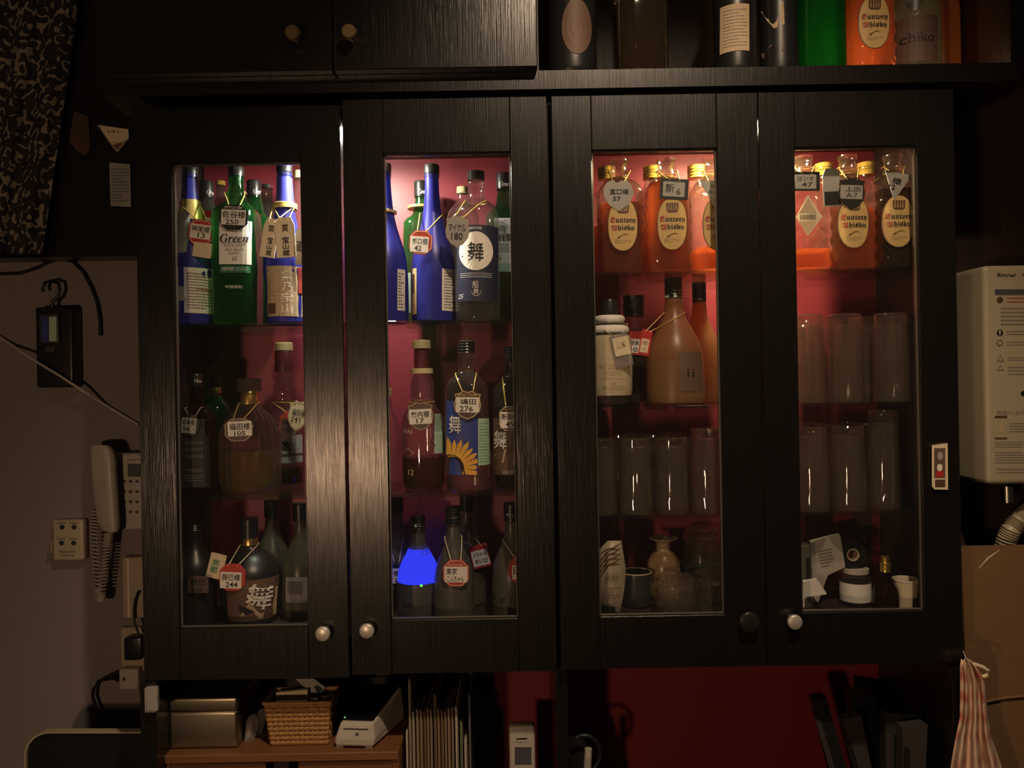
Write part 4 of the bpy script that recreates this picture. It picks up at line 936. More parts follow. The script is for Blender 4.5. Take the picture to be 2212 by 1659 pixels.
# ------------------------------------------------------------------ tumblers, upside down
def tumbler_mesh(R, H, base, wall, fl, name, vcut=False):
    # upside down: mouth at z=0, thick base at z=H
    Rb = R * .90
    prof = [(0.0, R - wall), (0.0, R), (H * .5, R * .965), (H - base * 1.2, Rb), (H - .003, Rb * .985), (H, Rb * .93)]
    inner = [(H - base, Rb * .80), (H - base * 1.15, Rb - wall * 1.3), (H * .5, R * .965 - wall), (0.0, R - wall)]
    def f(th, z):
        if vcut and z > H * .45: return -.05 * abs(sin(6 * th + z * 160)) * min(1, (z - H * .45) / .02)
        return -.045 * abs(sin(fl * th / 2)) if .018 < z < H - base * .6 else 0.0
    zz = []
    for a, b_ in zip(prof, prof[1:]):
        n = 6 if abs(a[0] - b_[0]) > .02 else 1
        zz += [(a[0] + (b_[0] - a[0]) * i / n, a[1] + (b_[1] - a[1]) * i / n) for i in range(n)]
    zz.append(prof[-1])
    m = MB().lathe(zz, 48, disp=f, cap=False); n0 = len(m.v)
    m.f.append(tuple(n0 - 48 + k for k in range(48)))
    nf = len(m.f); m.lathe([(z, r) for z, r in inner], 48, cap=False)
    m.f.append(tuple(n0 + k for k in range(48))); m.flip(nf)
    return m.mesh(name, 16)
TM = {}
TM['flute'] = tumbler_mesh(.0305, .150, .018, .0026, 14, 'highball_glass')
TM['vcut'] = tumbler_mesh(.0300, .142, .016, .0028, 12, 'highball_glass', True)
TM['plain'] = tumbler_mesh(.0300, .128, .014, .0024, 16, 'highball_glass')
TM['tall'] = tumbler_mesh(.0270, .168, .022, .0026, 10, 'highball_glass')
def tumbler(kind, shelf, cx, cpy, Y, label, group):
    o = link('highball_glass', TM[kind], 'tumbler'); o.location = (P(cx, cpy, Y).x, Y, SH[shelf])
    tagp(o, label, 'glass', group)
rows = [('flute', 'D', 780, 'upturned fluted tumbler on the upper glass shelf', 'tumblers on the upper glass shelf',
         [(.066, [(1743, 'front row, stile end'), (1826, 'front row, middle'), (1925, 'front row, cabinet side end')]),
          (.138, [(1706, 'hidden at the door stile end, second row'), (1784, 'second row, between two front ones'), (1868, 'second row, beside the dark cabinet side'), (1952, 'second row, against the cabinet side')]),
          (.208, [(1748, 'last row, at the door stile end'), (1826, 'last row, middle'), (1890, 'last row, at the dark side')])]),
        ('vcut', 'E', 1010, 'upturned tumbler with V-shaped cuts on the lower glass shelf', 'cut tumblers on the lower glass shelf',
         [(.066, [(1752, 'front row at the door stile'), (1832, 'front row beside the taller glass')]), (.138, [(1712, 'second row at the door stile'), (1792, 'second row between the front pair'), (1870, 'second row behind the taller glass')]), (.208, [(1752, 'last row behind the front pair'), (1830, 'last row by the dark side')])]),
        ('plain', 'E', 1040, 'upturned slim-fluted tumbler behind the third door', 'tumblers behind the third door',
         [(.066, [(1296, 'front row, beside the mid cabinet wall'), (1373, 'front row, second one'), (1451, 'front row, third one')]), (.138, [(1334, 'second row, first one'), (1410, 'second row, middle one'), (1486, 'second row, last one')]), (.208, [(1300, 'last row, first one'), (1375, 'last row, second one'), (1448, 'last row, third one'), (1520, 'last row, end one')])])]
for kind, sh, cpy, lab, grp, rr in rows:
    for Y, items in rr:
        for cx, where in items: tumbler(kind, sh, cx, cpy, Y, lab + ', ' + where, grp)
tumbler('vcut', 'E', 1528, 1040, .066, 'upturned tumbler with V-shaped cuts beside the third door frame', 'tumblers behind the third door')
tumbler('tall', 'E', 1908, 1000, .075, 'tall narrow upturned tumbler standing alone by the cabinet side', 'cut tumblers on the lower glass shelf')

# ------------------------------------------------------------------ floor of the amber cabinet
def rock_glass(label, cx, Y, R, H, z=None):
    zb_ = SH['FR'] if z is None else z
    def f(th, zz): return -.11 * abs(sin(5 * th + zz * 190)) * abs(sin(5 * th - zz * 190)) if .006 < zz < H - .006 else 0
    m = MB().lathe([(0, R - .003), (0, R)] + [(H * i / 10, R * (1 - .16 * i / 10)) for i in range(1, 10)] + [(H - .002, R * .83), (H, R * .78)], 48, disp=f, cap=False); n0 = len(m.v)
    m.f.append(tuple(n0 - 48 + k for k in range(48)))
    nf = len(m.f); m.lathe([(H - .014, R * .6), (H * .7, R * .85 - .003), (0, R - .003)], 48, cap=False); m.f.append(tuple(n0 + k for k in range(48))); m.flip(nf)
    o = link('whisky_tumbler', m.mesh('whisky_tumbler', 20), 'tumbler'); o.location = (P(cx, 1280, Y).x, Y, zb_)
    return tagp(o, label, 'glass', 'cut whisky tumblers')
rock_glass('upturned cut-glass whisky tumbler standing foremost on the cabinet floor', 1458, .075, .039, .066)
rock_glass('upturned cut-glass whisky tumbler beside the door frame on the cabinet floor', 1538, .110, .037, .064)
rock_glass('upturned cut-glass whisky tumbler on a dark box at the back', 1518, .200, .037, .062, z=SH['FR'] + .062)
bx_ = thing('dark_box', 'dark box under the rear cut-glass tumbler', 'box', (P(1518, 1280, .2).x, .2, SH['FR']))
link('body', rbox((-.042, -.045, 0), (.046, .045, .056), .002), 'cup', bx_); link('lid', rbox((-.044, -.047, .0563), (.048, .047, .0617), .001), 'cup', bx_)
# snack packet
Yp = .062; base = P(1322, 1320, Yp); base.z = SH['FR']; pk = thing('snack_packet', 'creased cream snack packet with brown stripes', 'packet', base)
rows_ = [(1168, 1312, 1342), (1185, 1296, 1345), (1205, 1292, 1348), (1225, 1291, 1352), (1250, 1291, 1351), (1275, 1292, 1348), (1300, 1294, 1344), (1322, 1297, 1340)]
m_ = MB(); vs = []
for j, (y, a, c_) in enumerate(rows_):
    for side in (0, 1):
        for i in range(7):
            t = i / 6 if side == 0 else 1 - i / 6
            px = a + (c_ - a) * t; bul = sin(pi * t) * (.016 if 0 < j < 7 else .002) + .0012 * sin(7 * t + j * 2)
            vs.append(P(px, y, Yp + (-bul if side == 0 else bul)) - base)
for v in vs: v.z = max(v.z, .0005)
fs = [(j * 14 + i, (j + 1) * 14 + i, (j + 1) * 14 + (i + 1) % 14, j * 14 + (i + 1) % 14) for j in range(7) for i in range(14)] + [tuple(range(14)), tuple(7 * 14 + i for i in range(14))[::-1]]
m_.add(vs, fs).build('pouch', 'snack', pk, smooth=50)
mpp = lambda x, y, d: P(x, y, Yp - .0175) - base
for i in range(4):
    y = 1178 + i * 11; ribbon_on(mpp, [(1293 + i * 1, y + 22), (1310, y + 10), (1325, y + 6), (1341, y - 4)], 4.0, 0, 'stripe', pk, name='stripe_print')
text_on(mpp, 'おつまみ', 1308, 1238, 1336, 1254, 0, 'stripe', pk); lines_on(mpp, 1300, 1268, 1340, 1295, 5, 0, 'stripe', pk, fill=.3)
# dark cup with pale rim
c_ = thing('cup', 'dark cup with a pale rim beside the snack packet', 'cup', (P(1374, 1290, .13).x, .13, SH['FR']))
MB().lathe([(0, .022), (.003, .026), (.055, .029), (.060, .0285), (.060, .0265), (.008, .023)], 28).build('bowl', 'cup', c_, smooth=40)
m_ = MB().lathe([(.0602, .0290), (.0614, .0278), (.0602, .0264)], 28, cap=False); m_.build('rim', 'ceramiclip', c_, smooth=60)
# sake flask
c_ = thing('sake_flask', 'speckled brown sake flask with a flared pale lip', 'flask', (P(1434, 1240, .165).x, .165, SH['FR']))
MB().lathe(chaikin([(0, .022), (.003, .027), (.045, .031), (.068, .030), (.084, .022), (.090, .013)], 2), 32).build('body', 'ceramic', c_, smooth=60)
MB().lathe(chaikin([(.089, .0128), (.095, .0115), (.099, .0135), (.101, .0115), (.106, .013), (.112, .026), (.1135, .0255), (.108, .011), (.098, .008)], 1), 32).build('lip', 'ceramiclip', c_, smooth=60)

# white cartons and bits behind the fourth door
FRz = SH['FR']
def carton(label, pts, Y, depth, mat='white', name='carton', texts=(), part='box'):
    base = P(sum(p[0] for p in pts) / len(pts), max(p[1] for p in pts), Y); base.z = max(base.z, FRz)
    r = thing(name, label, 'box', base)
    fr = [P(x, y, Y) - base for x, y in pts]; bk = [v + Vector((.004, depth, .0)) for v in fr]
    m = MB().prism(fr, bk)
    for v in m.v: v.z = max(v.z, FRz - base.z)
    m.build(part, mat, r)
    for t in texts:
        if t[0] == 'lines': lines_on(flat(Y, base), *t[1:6], .0006, 'inkgrey', r, fill=.4, deg=t[6])
    return r
carton('white carton standing behind the fourth door stile', [(1705, 1184), (1750, 1178), (1757, 1312), (1705, 1312)], .150, .03)
carton('tilted white carton with small print behind the fourth door', [(1752, 1172), (1815, 1156), (1826, 1225), (1788, 1243), (1768, 1300), (1756, 1300)], .100, .02, texts=[('lines', 1770, 1185, 1800, 1225, 6, -12)])
carton('folded white paper lying low behind the fourth door', [(1735, 1257), (1764, 1252), (1786, 1284), (1738, 1290), (1738, 1312), (1735, 1312)], .060, .012, mat='paper', name='folded_paper', part='sheet')
cr = carton('dim brown framed card against the back of the cabinet', [(1838, 1112), (1880, 1110), (1880, 1312), (1838, 1312)], .244, .006, mat='browntag', name='framed_card', part='card')
c_ = thing('tape_roll', 'black roll of tape standing on a white jar', 'tape roll', P(1838, 1225, .115))
m_ = MB(); R1, R0 = .024, .009
for i in range(24):
    pass
prt = [(-.010, R0), (-.010, R1), (.010, R1), (.010, R0), (-.010, R0)]
m_.lathe(prt, 28, cap=False); m_.v = [Vector((v.x, v.z, v.y + R1)) for v in m_.v]; m_.build('roll', 'black', c_, smooth=40)
m_ = MB().lathe([(-.0102, R0), (-.0102, R0 + .002), (.0102, R0 + .002), (.0102, R0), (-.0102, R0)], 24, cap=False); m_.v = [Vector((v.x, v.z, v.y + R1)) for v in m_.v]; m_.build('core', 'cream', c_, smooth=40)
jz = c_.location.z - FRz
c_ = thing('jar', 'glass jar with a white label under the roll of tape', 'jar', (P(1848, 1290, .115).x, .115, FRz))
MB().lathe(chaikin([(0, .024), (.002, .026), (jz * .72, .026), (jz * .82, .022), (jz * .86, .021)]), 28).build('body', 'clear', c_, smooth=45)
MB().lathe([(jz * .86, .023), (jz - .0012, .023), (jz - .0006, .021)], 28).build('lid', 'white', c_, smooth=40)
MB().lathe([(.008, .0264), (jz * .62, .0264)], 28, cap=False).build('label', 'paper', c_, smooth=60)
c_ = bottle('miniature_bottle', 'small brown bottle with gold double-ringed cap', 'bottle', 'FR', 1913, 1260, .080, [(1232, 9), (1245, 10), (1255, 14), (1268, 24), (1285, 27), (1312, 27)], 'darkwhisky', smoothit=2)
ring(c_, 1202, 1215, 9, 'gold', ridges=2); ring(c_, 1216, 1234, 11.5, 'gold', name='neck_collar', ridges=2)
c_ = thing('paper_cup', 'pale paper cup in the corner of the cabinet floor', 'cup', (P(1957, 1290, .09).x, .09, FRz))
MB().lathe([(0, .016), (.048, .021), (.048, .0200), (.004, .015)], 28).build('cup_wall', 'cream', c_, smooth=40); MB().lathe([(.0475, .0216), (.050, .0216)], 28, cap=False).build('rim', 'paper', c_, smooth=50)

# ================================================================== bottles on the open upper shelf
UZ = VZ(-676) + .0005
ub1 = square_bottle('lit square amber bottle with oval label on the open upper shelf', 1872, 60, .045, level=190, lab=(1884, 52), z=UZ, group='bottles on the open upper shelf')
ub2 = green_bottle_up = bottle('spirit_bottle', 'lit green bottle on the open upper shelf', 'bottle', None, 1772, 60, .045, [(-260, 16), (-200, 18), (-170, 40), (-150, 45), (130, 45)], 'greenglass', n=4.5, zbase=UZ, group='bottles on the open upper shelf')
ring(ub2, -290, -255, 18, 'blackcap'); liquid(ub2, -40, 'greenliquid', .88)
ub3 = bottle('spirit_bottle', 'bottle with brown lower label and pale top on the open upper shelf', 'bottle', None, 1974, 60, .048, [(-130, 20), (-90, 24), (-50, 42), (-20, 51), (130, 52)], 'frost', zbase=UZ, group='bottles on the open upper shelf')
ring(ub3, -170, -125, 20, 'blackcap'); g = rect_on(ub3.mp, 1923, 34, 2024, 134, .0008, 'brownlabel', 'label', ub3.root, nx=12); text_on(ub3.mp, 'iichiko', 1938, 72, 2014, 92, .0012, 'ink', g)
poly_on(ub3.mp, [(1955, 5), (1995, 5), (1975, 32)], .0010, 'brownlabel', 'pennant_label', ub3.root)
ub4 = bottle('spirit_bottle', 'pale bottle edge at the far end of the upper shelf, behind the brown label', 'bottle', None, 2034, 60, .130, [(-130, 16), (-60, 22), (-10, 35), (130, 36)], 'frostamber', zbase=UZ, group='bottles on the open upper shelf')
ring(ub4, -170, -128, 17, 'blackcap')
ub5 = square_bottle('dim square amber bottle on the open upper shelf', 1381, 60, .050, level=150, z=UZ, liq='darkwhisky', group='bottles on the open upper shelf', w=56, detail=False)
ub6 = bottle('spirit_bottle', 'dark bottle with a large pale oval label, first on the open upper shelf', 'bottle', None, 1235, 60, .050, [(-200, 18), (-150, 20), (-100, 45), (-60, 53), (130, 53)], 'black', zbase=UZ, group='bottles on the open upper shelf')
oval_on(ub6.mp, 1246, 60, 33, 60, .0008, 'brownlabel', 'label', ub6.root); ring(ub6, -240, -196, 20, 'blackcap')
ub7 = bottle('spirit_bottle', 'black bottle with a tall white back label on the upper shelf', 'bottle', None, 1588, 60, .050, [(-200, 17), (-150, 20), (-100, 42), (-60, 46), (130, 46)], 'black', zbase=UZ, group='bottles on the open upper shelf')
g = rect_on(ub7.mp, 1559, 11, 1617, 112, .0008, 'kraft', 'label', ub7.root); lines_on(ub7.mp, 1565, 20, 1611, 104, 12, .0012, 'inkgrey', g, fill=.2); ring(ub7, -240, -196, 19, 'blackcap')
ub8 = bottle('spirit_bottle', 'black bottle with a pale brush-drawn label on the upper shelf', 'bottle', None, 1682, 60, .055, [(-200, 17), (-150, 20), (-100, 36), (-60, 41), (130, 41)], 'black', zbase=UZ, group='bottles on the open upper shelf')
ring(ub8, -240, -196, 19, 'blackcap'); poly_on(ub8.mp, [(1652, 12), (1690, 5), (1692, 55), (1672, 62), (1660, 40)], .0008, 'kraft', 'label', ub8.root); poly_on(ub8.mp, [(1648, 105), (1665, 95), (1692, 98), (1690, 113), (1655, 118)], .0008, 'brownlabel', 'lower_label', ub8.root)

# ================================================================== under the cabinets
YB = .05
CHZ = VZ(787, .03)                                    # top of the drawer chest
chx0, chx1 = P(352, 1640, .03).x, P(862, 1640, .03).x
ch = thing('drawer_chest', 'low brown wooden drawer chest under the cabinet', 'chest', ((chx0 + chx1) / 2, .13, CT)); o_ = ch.location.copy()
def cbx(name, a, b, mat, par=ch, r=.0015): return link(name, rbox(Vector(a) - o_, Vector(b) - o_, r, 1), mat, par)
cbx('top_board', (chx0, .025, CHZ - .014), (chx1, .245, CHZ), 'wood_warm')
cbx('side_panel', (chx0, .03, CT), (chx0 + .012, .245, CHZ - .0142), 'wood_warm'); cbx('side_panel', (chx1 - .012, .03, CT), (chx1, .245, CHZ - .0142), 'wood_warm')
cbx('back_panel', (chx0 + .0125, .237, CT), (chx1 - .0125, .2445, CHZ - .0145), 'wood_in')
for (a, b_) in ((358, 574), (643, 850)):
    x0, x1 = P(a, 1640, .032).x, P(b_, 1640, .032).x
    for i in range(2):
        z1 = CHZ - .018 - i * .062; d_ = cbx('drawer', (x0, .032, z1 - .058), (x1, .235, z1), 'wood_warm')
        MB().box(Vector(((x0 + x1) / 2 - .02, .022, z1 - .036)) - o_, Vector(((x0 + x1) / 2 + .02, .0318, z1 - .028)) - o_).build('handle', 'brass', d_)
cbx('divider', (P(590, 1640, .04).x, .04, CT), (P(625, 1640, .04).x, .235, CHZ - .0145), 'wood_in')
# biscuit tin
x0, x1 = P(356, 1560, .045).x, P(514, 1560, .045).x; tz = P(430, 1507, .045).z; lz = P(430, 1539, .045).z
t_ = thing('biscuit_tin', 'plain silver tin box with a lid on the wooden chest', 'tin', ((x0 + x1) / 2, .10, CHZ)); o2 = t_.location.copy()
link('body', rbox(Vector((x0 + .0015, .0465, CHZ + .0003)) - o2, Vector((x1 - .0015, .1535, lz + .001)) - o2, .006, 3), 'tin', t_)
link('lid', rbox(Vector((x0, .045, lz - .0005)) - o2, Vector((x1, .155, tz)) - o2, .006, 3), 'tin', t_)
m_ = MB().tube([Vector(p) - o2 for p in ((x0 - .0005, .155, lz), (x0 - .0005, .0455, lz), (x0 + .004, .0445, lz), (x1 - .004, .0445, lz), (x1 + .0005, .0455, lz), (x1 + .0005, .155, lz))], .0013, 6); m_.build('lid_bead', 'tin', t_, smooth=80)
# plastic sachets
for i, (a, lean, lab) in enumerate(((532, 6, 'clear plastic sachet leaning beside the tin'), (546, 12, 'clear plastic sachet leaning against the wicker basket'))):
    base = P(a + 2, 1618, .07 + .02 * i); base.z = CHZ + .0005
    s_ = thing('plastic_sachet', lab, 'sachet', base, 'plastic sachets')
    q = [(a - 4, 1612), (a + 8, 1616), (a + 8 + lean, 1560 - 10 * i), (a + lean + 2, 1545 - 12 * i), (a - 6 + lean, 1558 - 10 * i)]
    fr = [P(x, y, .07 + .02 * i) - base for x, y in q]
    for v in fr: v.z = max(v.z, 0)
    MB().prism(fr, [v + Vector((.006, .008, 0)) for v in fr]).build('film', 'plasticfilm', s_); 
    MB().prism([(v * .6 + fr[0] * .4) + Vector((.001, .003, .004)) for v in fr], [(v * .6 + fr[0] * .4) + Vector((.004, .006, .004)) for v in fr]).build('wet_wipe', 'greytag', s_)
# wicker basket
Yk0, Yk1 = .048, .112
bk = thing('wicker_basket', 'small brown wicker basket holding papers', 'basket', (P(642, 1600, .08).x, .08, CHZ)); o3 = bk.location.copy()
zt_ = P(642, 1519, Yk0).z; tl, tr_ = P(570, 1520, Yk0).x, P(714, 1520, Yk0).x; bl_, br_ = P(582, 1600, Yk0).x, P(706, 1600, Yk0).x
def bask(t, side, s):   # t 0..1 up, s 0..1 along
    f = t; xa = bl_ + (tl - bl_) * f; xb = br_ + (tr_ - br_) * f; ya = Yk0 + .006 * (1 - f); yb = Yk1 - .006 * (1 - f); z = CHZ + .001 + (zt_ - CHZ - .001) * t
    return {0: Vector((xa + (xb - xa) * s, ya, z)), 1: Vector((xb, ya + (yb - ya) * s, z)), 2: Vector((xb + (xa - xb) * s, yb, z)), 3: Vector((xa, yb + (ya - yb) * s, z))}[side] - o3
nrm = {0: Vector((0, -1, 0)), 1: Vector((1, 0, 0)), 2: Vector((0, 1, 0)), 3: Vector((-1, 0, 0))}
m_ = MB()
for side in range(4):
    nc = 12 if side % 2 == 0 else 8
    for j in range(9):
        for i in range(nc):
            out = .0022 if (i + j) % 2 == 0 else .0004
            p = []
            for (ds, dt, e) in ((-.05, 0, 0), (.5, 0, 1), (1.05, 0, 0)):
                pass
            s0, s1 = max(0, (i - .12) / nc), min(1, (i + 1.12) / nc); sm_ = (i + .5) / nc; t0, t1 = (j + .06) / 9, (j + .94) / 9; tm = (j + .5) / 9
            n_ = nrm[side]
            vs = [bask(t0, side, s0), bask(t0, side, sm_) + n_ * out * .6, bask(t0, side, s1), bask(t1, side, s1), bask(t1, side, sm_) + n_ * out * .6, bask(t1, side, s0), bask(tm, side, s0) + n_ * out * .3, bask(tm, side, s1) + n_ * out * .3, bask(tm, side, sm_) + n_ * (out + .0012)]
            m_.add(vs, [(0, 1, 8, 6), (1, 2, 7, 8), (6, 8, 4, 5), (8, 7, 3, 4)])
w_ = m_.build('weave', 'wicker', bk); w_['kind'] = 'stuff'
m_ = MB().tube([bask(1, 0, 0) , bask(1, 0, 1), bask(1, 1, 1), bask(1, 2, 1), bask(1, 0, 0)], .0032, 8); m_.build('rim', 'wicker', bk, smooth=80)
MB().box(Vector((bl_ + .002, Yk0 + .008, CHZ + .0005)) - o3, Vector((br_ - .002, Yk1 - .008, CHZ + .003)) - o3).build('bottom', 'wicker', bk)
# things in the basket
def slab(name, label, cat, pts, Y, depth, mat, zmin=None, group=None, part='sheet'):
    base = P(sum(p[0] for p in pts) / len(pts), max(p[1] for p in pts), Y)
    if zmin is not None: base.z = zmin
    r = thing(name, label, cat, base, group)
    fr = [P(x, y, Y) - base for x, y in pts]
    if zmin is not None:
        for v in fr: v.z = max(v.z, 0)
    m = MB().prism(fr, [v + Vector((0, depth, 0)) for v in fr]); m.build(part, mat, r)
    return r, base
slab('note_pad', 'dim cream note pad standing in the wicker basket', 'note pad', [(596, 1496), (664, 1490), (664, 1596), (598, 1596)], .088, .008, 'cream', CHZ + .0035)
r_, base = slab('paper_card', 'grey card with dark square corner tucked in the basket', 'card', [(638, 1467), (678, 1466), (703, 1485), (688, 1503), (690, 1590), (668, 1590), (664, 1490)], .101, .002, 'greytag', CHZ + .0035)
poly_on(flat(.101, base), [(678, 1484), (686, 1479), (698, 1489), (688, 1498)], .0006, 'cup', 'dark_print', r_)
# card terminal
tb = P(790, 1598, .06); tb.z = CHZ
ter = thing('card_terminal', 'white card payment terminal with a black touch screen', 'terminal', tb)
fl, fr_ = P(722, 1592, .040), P(806, 1600, .034); bl2_, br2 = P(792, 1540, .15), P(874, 1550, .14)
for v in (fl, fr_, bl2_, br2): v.z = CHZ + .004
h0, h1 = .038, .062
top = [fl + Vector((.009, .004, h0)), fr_ + Vector((-.001, .004, h0)), br2 + Vector((-.004, -.004, h1)), bl2_ + Vector((.006, -.004, h1))]
mid = [fl + Vector((0, 0, .012)), fr_ + Vector((.002, 0, .012)), br2 + Vector((0, 0, .02)), bl2_ + Vector((0, 0, .02))]
m_ = MB().add([v - tb for v in [fl, fr_, br2, bl2_] + mid + top], [(3, 2, 1, 0), (8, 9, 10, 11)] + [(i, (i + 1) % 4, 4 + (i + 1) % 4, 4 + i) for i in range(4)] + [(4 + i, 4 + (i + 1) % 4, 8 + (i + 1) % 4, 8 + i) for i in range(4)])
body = m_.build('housing', 'white', ter)
bv = body.modifiers.new('soft_edges', 'BEVEL'); bv.width = .004; bv.segments = 2
def on_top(s, t, e=.0012):
    a = top[0].lerp(top[1], s); c_ = top[3].lerp(top[2], s); p = a.lerp(c_, t); nn = (top[1] - top[0]).cross(top[3] - top[0]).normalized(); return p + nn * e - tb
MB().prism([on_top(s, t, .0035) for s, t in ((.04, .05), (.96, .05), (.96, .97), (.04, .97))], [on_top(s, t, .0004) for s, t in ((.04, .05), (.96, .05), (.96, .97), (.04, .97))]).build('screen', 'screen', ter)
MB().prism([on_top(s, t, .0038) for s, t in ((.06, .07), (.10, .07), (.10, .09), (.06, .09))], [on_top(s, t, .0034) for s, t in ((.06, .07), (.10, .07), (.10, .09), (.06, .09))]).build('status_light', 'led', ter)
def on_front(s, t, e=.001):
    a = mid[0].lerp(mid[1], s); c_ = top[0].lerp(top[1], s); p = a.lerp(c_, t); nn = (mid[1] - mid[0]).cross(top[0] - mid[0]).normalized(); return p + nn * e - tb
MB().add([on_front(s, t) for s, t in ((.16, .60), (.86, .60), (.86, .68), (.16, .68))], [(0, 1, 2, 3)]).build('card_slot', 'black', ter)
MB().add([on_front(s, t) for s, t in ((.52, .25), (.60, .25), (.60, .42), (.52, .42))], [(0, 1, 2, 3)]).build('logo_print', 'black', ter)
for s in (.12, .88):
    p = fl.lerp(fr_, s) - tb + Vector((0, .008, 0)); MB().box(p + Vector((-.006, -.004, -.004 + .0002)), p + Vector((.006, .008, .001))).build('foot', 'greytag', ter)
# black card behind the terminal
r_, base = slab('menu_board', 'black menu card with faint writing behind the card terminal', 'card', [(737, 1466), (868, 1462), (868, 1560), (737, 1562)], .238, .004, 'black', CHZ + .0005)
text_on(flat(.238, base), 'ケーキ', 748, 1478, 790, 1494, .0006, 'inkgrey', r_)
# files
fx = [(884, 6, 1468, 'file2', 'tall clear-backed folder, first in the file row'), (892, 5, 1538, 'white', 'white envelope beside the tall first folder'), (900, 6, 1533, 'file2', 'pale folder, third in the file row'), (908, 6, 1535, 'file', 'manila folder, fourth in the file row'), (916, 5, 1537, 'file3', 'brown folder, fifth in the file row'),
      (923, 5, 1530, 'file', 'manila folder, sixth in the file row'), (930, 5, 1532, 'file2', 'cream folder, seventh in the file row'), (938, 6, 1500, 'file3', 'taller brown folder in the middle of the file row'), (946, 5, 1532, 'file', 'manila folder beside the taller middle folder'), (953, 6, 1534, 'file3', 'brown folder, tenth in the file row'),
      (961, 5, 1536, 'file', 'manila folder, eleventh in the file row'), (968, 6, 1530, 'file2', 'cream folder, twelfth in the file row'), (976, 5, 1528, 'file', 'manila folder, thirteenth in the file row'), (984, 7, 1527, 'white', 'white-edged folder, near the end of the file row'), (994, 6, 1560, 'file4', 'green folder, short one near the end of the row'), (1003, 7, 1598, 'white', 'white notebook, shortest in the file row')]
for x, w, y, mt, lab in fx:
    base = P(x + w / 2, 1640, .06); base.z = CT + .003
    r = thing('file_folder', lab, 'folder', base, 'folders standing in a row')
    a, c_ = P(x, 1600, .06).x - base.x, P(x + w * .82, 1600, .06).x - base.x; h = P(x, y, .06).z - base.z
    t_ = (c_ - a) * .35
    MB().box((a, 0, .0), (c_ - t_, .16, h)).build('cover', mt, r); MB().box((c_ - t_ + .0001, .003, .0), (c_, .158, h - .004)).build('pages', 'pages', r)
fb_ = thing('file_stand', 'dark file stand holding the row of folders', 'file stand', (P(950, 1640, .1).x, .14, CT)); oo = fb_.location.copy()
MB().box(Vector((P(878, 1640, .06).x, .055, CT + .0002)) - oo, Vector((P(1018, 1640, .06).x, .235, CT + .0027)) - oo).build('base', 'cup', fb_)
MB().box(Vector((P(1014, 1640, .06).x, .058, CT + .0028)) - oo, Vector((P(1018, 1640, .06).x, .235, P(1016, 1500, .06).z)) - oo).build('end_plate', 'plasticfilm', fb_)
MB().box(Vector((P(878, 1640, .06).x, .058, CT + .0028)) - oo, Vector((P(882, 1640, .06).x, .235, P(880, 1580, .06).z)) - oo).build('end_plate', 'white', fb_)
MB().box(Vector((P(882.5, 1640, .06).x, .225, CT + .0028)) - oo, Vector((P(1013.5, 1640, .06).x, .235, P(880, 1478, .06).z)) - oo).build('back_plate', 'file3', fb_)
# cordless phone on its cradle
ph = thing('cordless_phone', 'white cordless phone handset standing in a cradle before the red wall', 'phone', (P(1130, 1650, .10).x, .10, CT)); oo = ph.location.copy()
x0, x1 = P(1100, 1620, .09).x, P(1156, 1620, .09).x; zz = P(1128, 1566, .09).z
link('handset', rbox(Vector((x0, .085, CT + .02)) - oo, Vector((x1, .108, zz)) - oo, .006, 3), 'white', ph)
mpf = lambda x, y, d=0: P(x, y, .0846) - oo
rect_on(mpf, 1112, 1614, 1148, 1652, 0, 'lcd', 'screen', ph); poly_on(mpf, [(1115, 1595), (1139, 1594), (1139, 1597), (1115, 1598)], 0, 'black', 'earpiece_slot', ph); text_on(mpf, 'Panasonic', 1114, 1601, 1139, 1605, 0, 'inkgrey', ph)
for j in range(4):
    for i in range(3):
        rect_on(mpf, 1113 + i * 12, 1662 + j * 14, 1122 + i * 12, 1671 + j * 14, 0, 'inkgrey', 'button', ph, nx=1, ny=1)
link('cradle', rbox(Vector((x0 - .01, .07, CT + .0003)) - oo, Vector((x1 + .01, .15, CT + .0198)) - oo, .004, 2), 'white', ph)
# black pouch, cable loop, white marker
pc = thing('pouch', 'black shiny pouch at the foot of the alcove upright', 'pouch', (P(1245, 1650, .09).x, .09, CT)); oo = pc.location.copy()
m_ = MB().lathe(chaikin([(0, .022), (.01, .028), (.10, .027), (.15, .022), (P(1245, 1592, .09).z - CT, .012)], 1), 20, sy=.6); m_.build('bag', 'darkbag', pc, smooth=60)
lk = [P(1222 + 40 + 38 * cos(t) * .9, 1628 - 40 * sin(t), .06) for t in [pi * (-.35 + 1.25 * i / 20) for i in range(21)]]
base = Vector((lk[0].x, .06, CT)); cb_ = thing('cable_loop', 'black cable loop standing up beside the black pouch', 'cable', base)
MB().tube([Vector((lk[0].x + .012, .06, CT + .004))] + [p for p in lk] + [Vector((lk[-1].x - .004, .062, CT + .004))], .0035, 8).build('cable', 'black', cb_, smooth=80, off=base)
mk0 = P(1258, 1700, .045); mk0.z = CT
mk = thing('marker_pen', 'white marker pen standing by the cable loop', 'pen', mk0)
tp = P(1271, 1617, .045) - mk0; m_ = MB().tube([Vector((0, 0, .002)), tp * .6, tp * .601, tp], .0062, 12); m_.build('barrel', 'white', mk, smooth=60)
MB().tube([tp * .70, tp * .93], .0066, 12).build('clip_band', 'greytag', mk, smooth=60)
pcup = thing('pen_cup', 'black pen cup under the white marker', 'cup', (mk0.x, .045, CT)); MB().lathe([(.0002, .015), (.06, .017), (.06, .0155), (.003, .0135)], 20).build('wall', 'black', pcup, smooth=50)
